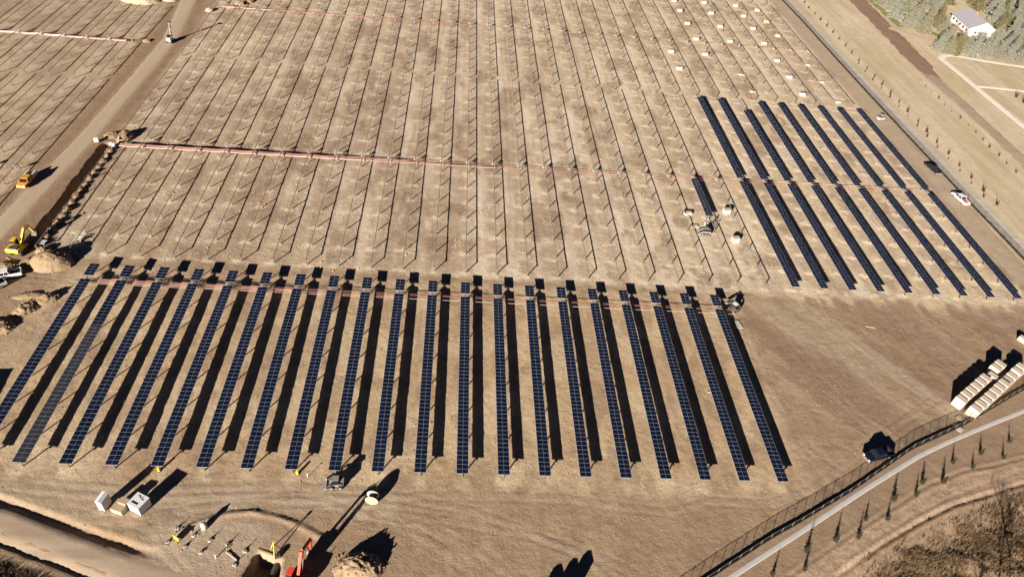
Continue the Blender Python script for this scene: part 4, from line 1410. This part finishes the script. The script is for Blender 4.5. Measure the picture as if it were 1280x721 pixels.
heap('pale gravel heap at the top left corner', -107.5, 195.5, 7.0, 4.5, 2.6, 'pale_heap', 0.3)
heap('second pale heap behind the gravel heap at the top left', -98.5, 199.0, 3.0, 3.0, 3.2, 'pale_heap', 0.4)
for k, (px, py, rr, hh) in enumerate(((262, 14, 1.6, 1.3), (300, 5, 2.2, 1.4), (312, 3, 1.8, 1.2), (288, 10, 1.8, 0.9), (184, 52, 1.6, 0.9))):
    p = at(px, py)
    heap(['small pale heap beside the road at the top', 'brown heap above the far cable bundle', 'brown heap farthest right above the far cable bundle', 'low heap at the far cable bundle start', 'small orange heap at the end of the left field cable bundle'][k], p.x, p.y, rr, rr * 0.8, hh, 'pale_heap' if k == 0 else 'clay_heap')
for k in range(15):
    heap(('nearest' if k == 0 else nth(k + 1) + ' from the excavator') + ' of the small spoil lumps along the trench', -80.75 + random.uniform(-.2, .2), 58.6 + 2.6 * k, random.uniform(.8, 1.15), random.uniform(1.0, 1.6), random.uniform(.6, 1.05), 'dark_spoil', 0.9, random.uniform(-.3, .3), n=18, group='spoil lumps along the trench', cl=22)
p = at(121, 178)
t = thing('junction_box', 'white junction box at the left end of the middle cable bundle', 'junction box', (p.x, p.y, 0), 0.3)
part('housing', MB().box((0, 0, 0.75), (1.0, 0.6, 1.1)), 'white_paint', t)
part('stand', MB().box((-.4, 0, .15), (.08, .5, .3)).box((.4, 0, .15), (.08, .5, .3)), 'galvanised', t)
p = at(141, 184)
t = thing('junction_box', 'white inverter box where the middle cable bundle meets the trench', 'junction box', (p.x, p.y, 0), 0.1)
part('housing', MB().box((0, 0, 0.8), (1.2, 0.5, 1.0)), 'white_paint', t)
part('stand', MB().box((-.5, 0, .2), (.08, .4, .4)).box((.5, 0, .2), (.08, .4, .4)), 'galvanised', t)
p = at(39, 307)
for k, (px, py, lab) in enumerate(((52, 308, 'white strut stack at the trench foot beside the excavator'), (98, 303, 'white strut stack in the shadow of the large heap'))):
    p = at(px, py)
    t = thing('strut_stack', lab, 'strut stack', (p.x, p.y, 0), 0.12)
    for j in range(3):
        part('strut', MB().box((0.1 * j, 0.55 * j, 0.75), (1.5, 0.12, 0.08)), 'white_paint', t)
    part('stand', MB().box((-.4, .5, .36), (.08, .9, .72)).box((.5, .5, .36), (.08, .9, .72)), 'galvanised', t)


# ------------------------------------------------------------------ house
hd = math.radians(-80)
t = thing('farmhouse', 'white house with grey gabled roof among the spruces', 'house', (238.5, 243.5, 0), 0.0, None, 0.78)
Lh, Wh, He, Hr = 24.0, 15.0, 4.2, 8.0
M = Matrix.Rotation(math.radians(-6), 3, 'Z')


def hb(pts):
    return [M @ Vector(p) for p in pts]


x, y = Wh / 2, Lh / 2
w_ = MB()
w_.add(hb([(-x, -y, 0), (x, -y, 0), (x, y, 0), (-x, y, 0), (-x, -y, He), (x, -y, He), (x, y, He), (-x, y, He), (0, -y, Hr - .1), (0, y, Hr - .1)]),
       [(0, 1, 5, 8, 4), (1, 2, 6, 5), (2, 3, 7, 9, 6), (3, 0, 4, 7)])
part('wall', w_, 'white_paint', t)
for s, mt in ((-1, 'roof_grey'), (1, 'roof_white')):
    o = x + 0.7
    dz = (Hr - He) / x
    part('roof', MB().add(hb([(0, -y - .6, Hr), (s * o, -y - .6, He - 0.7 * dz), (s * o, y + .6, He - 0.7 * dz), (0, y + .6, Hr),
                              (0, -y - .6, Hr + .25), (s * o, -y - .6, He - 0.7 * dz + .25), (s * o, y + .6, He - 0.7 * dz + .25), (0, y + .6, Hr + .25)]),
                          [(0, 1, 2, 3), (7, 6, 5, 4), (0, 4, 5, 1), (1, 5, 6, 2), (2, 6, 7, 3)]), mt, t)
for k in range(5):
    o = part('window', MB().box(M @ Vector((-x - 0.02, -y + 3 + 4.4 * k, 2.2)), (0.12, 1.6, 1.3), M=M), 'glass_dark', t)
    part('window_frame', MB().box(M @ Vector((-x - 0.03, -y + 3 + 4.4 * k, 1.5)), (0.2, 1.8, 0.12), M=M), 'white_paint', o)
for k in (-3.5, 0, 3.5):
    part('window', MB().box(M @ Vector((k, -y - 0.02, 2.2)), (1.5, 0.12, 1.3), M=M), 'glass_dark', t)
part('veranda', MB().box(M @ Vector((-x - 2.2, -2, 0.25)), (4.2, 12, 0.5), M=M), 'brick_red', t)
part('annex', MB().box(M @ Vector((1.5, -y - 2.8, 1.6)), (9, 5.4, 3.2), M=M), 'white_paint', t)
part('annex_roof', MB().box(M @ Vector((1.5, -y - 2.9, 3.35)), (9.8, 6.0, 0.3), M=M, taper=(0.9, 0.8)), 'roof_white', t)
part('chimney', MB().box(M @ Vector((1.2, 4, Hr + 0.3)), (0.9, 0.9, 1.6), M=M), 'brick_red', t)


# ------------------------------------------------------------------ trees
def conifer_mesh(seed, h, r, whorls, per, droop=0.25, base=0.06, mat='blue_spruce'):
    rnd = random.Random(seed)
    m = MB()
    for wv in range(whorls):
        f = wv / (whorls - 1)
        z0 = h * (base + (0.97 - base) * f)
        R = r * (1 - f) ** 0.66 * rnd.uniform(0.85, 1.15) + 0.08 * r
        n = max(4, int(per * (1 - 0.55 * f)))
        a0 = rnd.uniform(0, 6.28)
        for k in range(n):
            a = a0 + 6.283 * k / n + rnd.uniform(-.25, .25)
            L = R * rnd.uniform(0.72, 1.15)
            d = Vector((math.cos(a), math.sin(a), 0))
            s = Vector((-d.y, d.x, 0))
            up = rnd.uniform(0.0, 0.22)
            segs = 4
            prev = None
            for g in range(segs + 1):
                u = g / segs
                w = L * 0.30 * (math.sin(math.pi * min(1, u * 0.85 + 0.15)) ** 0.8) * (1 - 0.55 * u)
                z = z0 + L * (up * u - droop * u * u) + rnd.uniform(-.03, .03) * L
                p = d * (L * (0.06 + 0.94 * u))
                if g < segs:
                    # needle tufts either side, each a small tilted blade
                    for sg in (-1, 1):
                        tip = p + d * (L * 0.24) + s * (sg * w * rnd.uniform(1.0, 1.7))
                        zt = z - 0.10 * L * rnd.uniform(0.3, 1.3)
                        q2 = p + d * (L * 0.30)
                        m.add([(p.x, p.y, z + .05 * L), (q2.x, q2.y, z - .02 * L), (tip.x, tip.y, zt)], [(0, 1, 2)])
                        m.add([(p.x, p.y, z), (tip.x * .93, tip.y * .93, zt + .09 * L), (p.x + s.x * sg * w * .7 - d.x * .1 * L, p.y + s.y * sg * w * .7 - d.y * .1 * L, z - .07 * L)], [(0, 1, 2)])
    for k in range(3):
        a = 2.1 * k
        m.add([(0, 0, h * 1.02), (0.05 * r * math.cos(a), 0.05 * r * math.sin(a), h * .9), (0.05 * r * math.cos(a + 1.5), 0.05 * r * math.sin(a + 1.5), h * .9)], [(0, 1, 2)])
    return m.mesh('crown', mat)


def trunk_mesh(h, r):
    return MB().cyl((0, 0, -0.2), (0, 0, h * 0.92), r, r * 0.15, n=7).mesh('trunk', 'bark')


SPR = [conifer_mesh(s, 9.0, 2.9, 15, 13, 0.25, 0.05, 'blue_spruce') for s in (1, 2, 3)]
SPO = [conifer_mesh(s, 8.0, 2.8, 14, 13, 0.2, 0.05, 'olive_spruce') for s in (4, 5)]
STR = trunk_mesh(9.0, 0.22)
# bases of the spruces, in photo pixels (sorted into named stands), olive ones flagged
STANDS = {
    'left of the house': [(1098, 5, 0), (1110, 12, 0), (1122, 4, 0), (1128, 20, 0), (1136, 10, 0), (1142, 30, 0), (1147, 18, 1), (1152, 40, 0), (1155, 6, 0), (1160, 28, 0), (1166, 14, 0),
                          (1118, 22, 0), (1133, 33, 0), (1106, 0, 0), (1170, 33, 1), (1175, 22, 1), (1178, 40, 0), (1164, 2, 1), (1146, 2, 1), (1184, 5, 1), (1172, 8, 0), (1135, -3, 0), (1120, -8, 0), (1192, -2, 0), (1205, 0, 0)],
    'in front of the house': [(1172, 62, 0), (1179, 57, 0), (1184, 66, 0), (1187, 50, 0), (1192, 67, 1), (1198, 60, 0), (1205, 66, 0), (1213, 70, 0), (1220, 62, 0), (1228, 70, 0), (1236, 69, 0), (1244, 72, 0),
                              (1252, 67, 0), (1259, 74, 0), (1266, 68, 0), (1273, 76, 0), (1279, 70, 0), (1250, 58, 0), (1262, 60, 0), (1290, 76, 0), (1294, 66, 0), (1240, 60, 0)],
    'behind and right of the house': [(1214, 6, 1), (1222, 13, 1), (1230, 4, 0), (1236, 18, 0), (1241, 28, 0), (1246, 10, 0), (1252, 22, 1), (1256, 34, 1), (1260, 6, 1), (1264, 45, 0), (1268, 28, 0), (1272, 14, 0),
                                      (1275, 50, 0), (1278, 36, 0), (1282, 22, 0), (1226, -2, 0), (1244, -4, 0), (1270, 0, 0), (1290, 45, 0), (1296, 30, 0), (1258, 18, 0), (1248, 36, 1)],
}
for st, lst in STANDS.items():
    lst = sorted(lst)
    for k, (px, py, ol) in enumerate(lst):
        p = at(px, py)
        sc = random.uniform(0.85, 1.15)
        kind = 'olive green spruce' if ol else 'silvery spruce'
        t = thing('spruce_tree', nth(k + 1) + ' tree from the left ' + st + ', ' + kind, 'tree', (p.x, p.y, 0), random.uniform(0, 6), 'spruces round the house', (sc, sc, sc * random.uniform(0.9, 1.15)))
        put('trunk', STR, t)
        put('crown', random.choice(SPO if ol else SPR), t)

YP = [conifer_mesh(s, 2.4, 0.42, 15, 9, 0.1, 0.06, 'young_pine') for s in (11, 12, 13)]
YT = trunk_mesh(2.3, 0.05)
young = [(1000 + x / 8, 600 + y / 8) for x, y in [(60, 715), (350, 610), (580, 575), (650, 400), (870, 395), (930, 200), (1155, 155)]]
young += [(1150 + x / 7.2, 530 + y / 7.2) for x, y in [(15, 535), (200, 530), (290, 350), (470, 395), (540, 270), (745, 310), (800, 165)]] + [(965, 719), (1005, 712)]
for k, (px, py) in enumerate(sorted(young)):
    p = at(px, py)
    sc = random.uniform(0.65, 1.05)
    t = thing('young_pine', nth(k + 1) + ' from the left of the dark young pines below the grey path', 'young pine', (p.x, p.y, tz(p.x, p.y)), random.uniform(0, 6), 'young pines below the grey path', sc)
    put('trunk', YT, t)
    put('crown', random.choice(YP), t)
sap = [(164.2, 96.4 + 7.05 * k) for k in range(24)]
sap2 = [(162.4, 100.2 + 7.05 * k) for k in range(14)]
for k, (X, Y) in enumerate(sap):
    sc = random.uniform(0.6, 1.0)
    t = thing('young_pine', nth(k + 1) + ' from the bottom of the saplings in the outer line behind the right fence', 'young pine', (X + random.uniform(-.3, .3), Y, 0), random.uniform(0, 6), 'saplings behind the right fence', sc)
    put('trunk', YT, t)
    put('crown', random.choice(YP), t)
for k, (X, Y) in enumerate(sap2):
    sc = random.uniform(0.35, 0.8)
    t = thing('young_pine', nth(k + 1) + ' from the bottom of the small saplings in the inner line behind the right fence', 'young pine', (X + random.uniform(-.3, .3), Y, 0), random.uniform(0, 6), 'small saplings behind the right fence', sc)
    put('trunk', YT, t)
    put('crown', random.choice(YP), t)
for k in range(16):
    X, Y = 182.6 + random.uniform(-.5, .5), 106 + 5.0 * k
    sc = random.uniform(0.35, 0.7)
    t = thing('young_pine', nth(k + 1) + ' from the bottom of the tiny saplings along the soil track', 'young pine', (X, Y, 0), random.uniform(0, 6), 'tiny saplings along the soil track', sc)
    put('trunk', YT, t)
    put('crown', random.choice(YP), t)
for k, (px, py) in enumerate(((1270, 122), (1279, 129))):
    p = at(px, py)
    t = thing('young_pine', ('left' if k == 0 else 'right') + ' of the two dark bushes below the lower pale path', 'young pine', (p.x, p.y, 0), 0, 'bushes below the lower pale path', 1.2)
    put('trunk', YT, t)
    put('crown', YP[k], t)


# bare cottonwoods below the lower right corner, seen by their shadows
def bare_tree(seed, h):
    rnd = random.Random(seed)
    m = MB()

    def grow(p, d, L, r, lev):
        q_ = p + d * L
        m.cyl(p, q_, r, r * 0.68, n=5, caps=False)
        if lev == 0:
            return
        for k in range(rnd.choice((2, 3))):
            nd = (d + Vector((rnd.uniform(-.75, .75), rnd.uniform(-.75, .75), rnd.uniform(-.05, .5)))).normalized()
            grow(q_, nd, L * rnd.uniform(0.62, 0.85), r * 0.62, lev - 1)
    tr = MB()
    tr.cyl((0, 0, -0.3), (0, 0, h * 0.34), h * 0.022, h * 0.016, n=8)
    grow(Vector((0, 0, h * 0.32)), Vector((0.05, 0, 1)), h * 0.2, h * 0.016, 5)
    return tr.mesh('trunk', 'bark'), m.mesh('crown', 'bark')


BT = [bare_tree(s, 11) for s in (21, 22)]
for k, (X, Y) in enumerate(((84, -34), (89, -31.5), (95, -34), (93, -28), (99, -24.5), (103, -28), (106.5, -21), (110, -23), (112.5, -19.5), (116, -16), (119, -20), (122, -12), (126, -15))):
    t = thing('bare_tree', nth(k + 1) + ' from the left of the leafless trees past the lower right corner', 'tree', (X, Y, -0.6), k * 1.3, 'leafless trees past the lower right corner', random.uniform(0.8, 1.15))
    put('trunk', BT[k % 2][0], t)
    put('crown', BT[k % 2][1], t)


# ------------------------------------------------------------------ ground cover
def tufts(name, label, cat, pts, mat, hr, wr, blades=5):
    rnd = random.Random(len(pts))
    a = np.array(pts)
    z = terrain(a[:, 0], a[:, 1])
    vs, fs = [], []
    for (x, y), zz in zip(pts, z):
        for b_ in range(blades):
            an = rnd.uniform(0, 6.28)
            h, w = rnd.uniform(*hr), rnd.uniform(*wr)
            lean = rnd.uniform(0.1, 0.7) * h
            dx, dy = math.cos(an), math.sin(an)
            ox, oy = rnd.uniform(-w, w), rnd.uniform(-w, w)
            n = len(vs)
            vs += [(x + ox - dy * w * .4, y + oy + dx * w * .4, zz - .03), (x + ox + dy * w * .4, y + oy - dx * w * .4, zz - .03),
                   (x + ox + dx * lean, y + oy + dy * lean, zz + h)]
            fs.append((n, n + 1, n + 2))
    me = bpy.data.meshes.new(name)
    me.from_pydata(vs, [], fs)
    me.materials.append(MATS[mat])
    return tag(put(name, me), label, cat, None, 'stuff')


def scatter(n, x0, x1, y0, y1, dens):
    X = rng.uniform(x0, x1, n)
    Y = rng.uniform(y0, y1, n)
    k = rng.random(n) < dens(X, Y)
    return list(zip(X[k].tolist(), Y[k].tolist()))


def brush_d(x, y):
    return smooth(0, 5, (x - 84) * 0.35 - (y + 9.5) * 0.94 + 3.0 * (fbm(x, y, 0.12, 2) - 0.5)) * (0.08 + 0.92 * smooth(0.42, 0.62, fbm(x, y, 0.3, 4)))


tufts('dry_brush', 'tangled dry brush on the bank in the lower right corner', 'brush', scatter(70000, 75, 128, -24, 4, brush_d), 'dry_brush', (0.15, 0.6), (0.06, 0.2), 5)
tufts('red_brush', 'dark reddish brush in the lower left corner', 'brush', scatter(12000, -68, -38, -26, -10, lambda x, y: smooth(0.6, 2.0, -(y + 14.3) - 0.34 * (x + 56.0))), 'red_brush', (0.15, 0.6), (0.06, 0.2), 5)


def clods(name, label, n, x0, x1, y0, y1, dens, mat, sr):
    pts = scatter(n, x0, x1, y0, y1, dens)
    a = np.array(pts)
    z = terrain(a[:, 0], a[:, 1])
    rnd = random.Random(n)
    vs, fs = [], []
    for (x, y), zz in zip(pts, z):
        s = rnd.uniform(*sr) * (1.6 if rnd.random() < 0.06 else 1)
        an = rnd.uniform(0, 6.28)
        k = len(vs)
        for j in range(4):
            r = s * rnd.uniform(0.7, 1.3)
            vs.append((x + r * math.cos(an + 1.57 * j), y + r * math.sin(an + 1.57 * j), zz - 0.03))
        vs.append((x + rnd.uniform(-.4, .4) * s, y + rnd.uniform(-.4, .4) * s, zz + s * rnd.uniform(0.5, 1.1)))
        fs += [(k + j, k + (j + 1) % 4, k + 4) for j in range(4)]
    me = bpy.data.meshes.new(name)
    me.from_pydata(vs, [], fs)
    me.materials.append(MATS[mat])
    return tag(put(name, me), label, 'soil clods', None, 'stuff')


def yard(x, y):
    d, s, r = pdist(x, y, ROAD_F)
    db, sb, rb = pdist(x, y, FENCE_BR)
    ok = smooth(2.6, 3.6, d) * np.where((x > 20) & (sb < 0), 0.0, 1.0)
    return ok * (0.05 + 0.95 * smooth(0.5, 0.7, fbm(x, y, 0.13, 4)))


clods('soil_clods', 'loose clods of earth scattered over the front yard', 17000, -78, 150, -20, 52, yard, 'loose_dirt', (0.05, 0.15))
clods('straw_litter', 'straw litter and clods scattered over the bare middle field', 15000, -80, 146, 52, 200, lambda x, y: smooth(0.42, 0.66, fbm(x, y, 0.2, 4)), 'straw_clumps', (0.07, 0.2))


# planks and pipes left lying about the diggings
JUNK = [((322, 686), (350, 697), 'timber', 'long plank along the upper edge of the pit'), ((226, 660), (240, 664), 'timber', 'short plank beside the upper left anchor piers'),
        ((283, 690), (297, 701), 'dusty_white', 'pale pipe lying between the right hand anchor piers'), ((64, 333), (72, 328), 'timber', 'plank lying on the ground below the large spoil heap'),
        ((884, 490), (893, 491), 'dusty_white', 'short white pipe lying on the bare lot'), ((1082, 408), (1093, 410), 'dusty_white', 'thin white pipe lying on the lot below the right block'),
        ((18, 333), (28, 329), 'galvanised', 'steel pipe lying beside the white pickup at the left edge'), ((8, 322), (18, 327), 'timber', 'board lying behind the yellow excavator')]
for a, b2, m, lab in JUNK:
    pa, pb = at(*a), at(*b2)
    Ln = (pb - pa).length
    t = thing('plank' if m == 'timber' else 'pipe', lab, 'plank' if m == 'timber' else 'pipe', (pa.x, pa.y, tz(pa.x, pa.y)), heading(pa, pb))
    if m == 'timber':
        part('board', MB().box((Ln / 2, 0, 0.07), (Ln, 0.26, 0.07)), m, t)
        part('batten', MB().box((Ln * 0.2, 0, 0.02), (0.1, 0.4, 0.06)).box((Ln * 0.8, 0, 0.02), (0.1, 0.4, 0.06)), m, t)
    else:
        part('tube', MB().cyl((0, 0, 0.1), (Ln, 0, 0.1), 0.065, n=10), m, t)
        part('collar', MB().cyl((0, 0, 0.1), (0.2, 0, 0.1), 0.09, n=10), m, t)
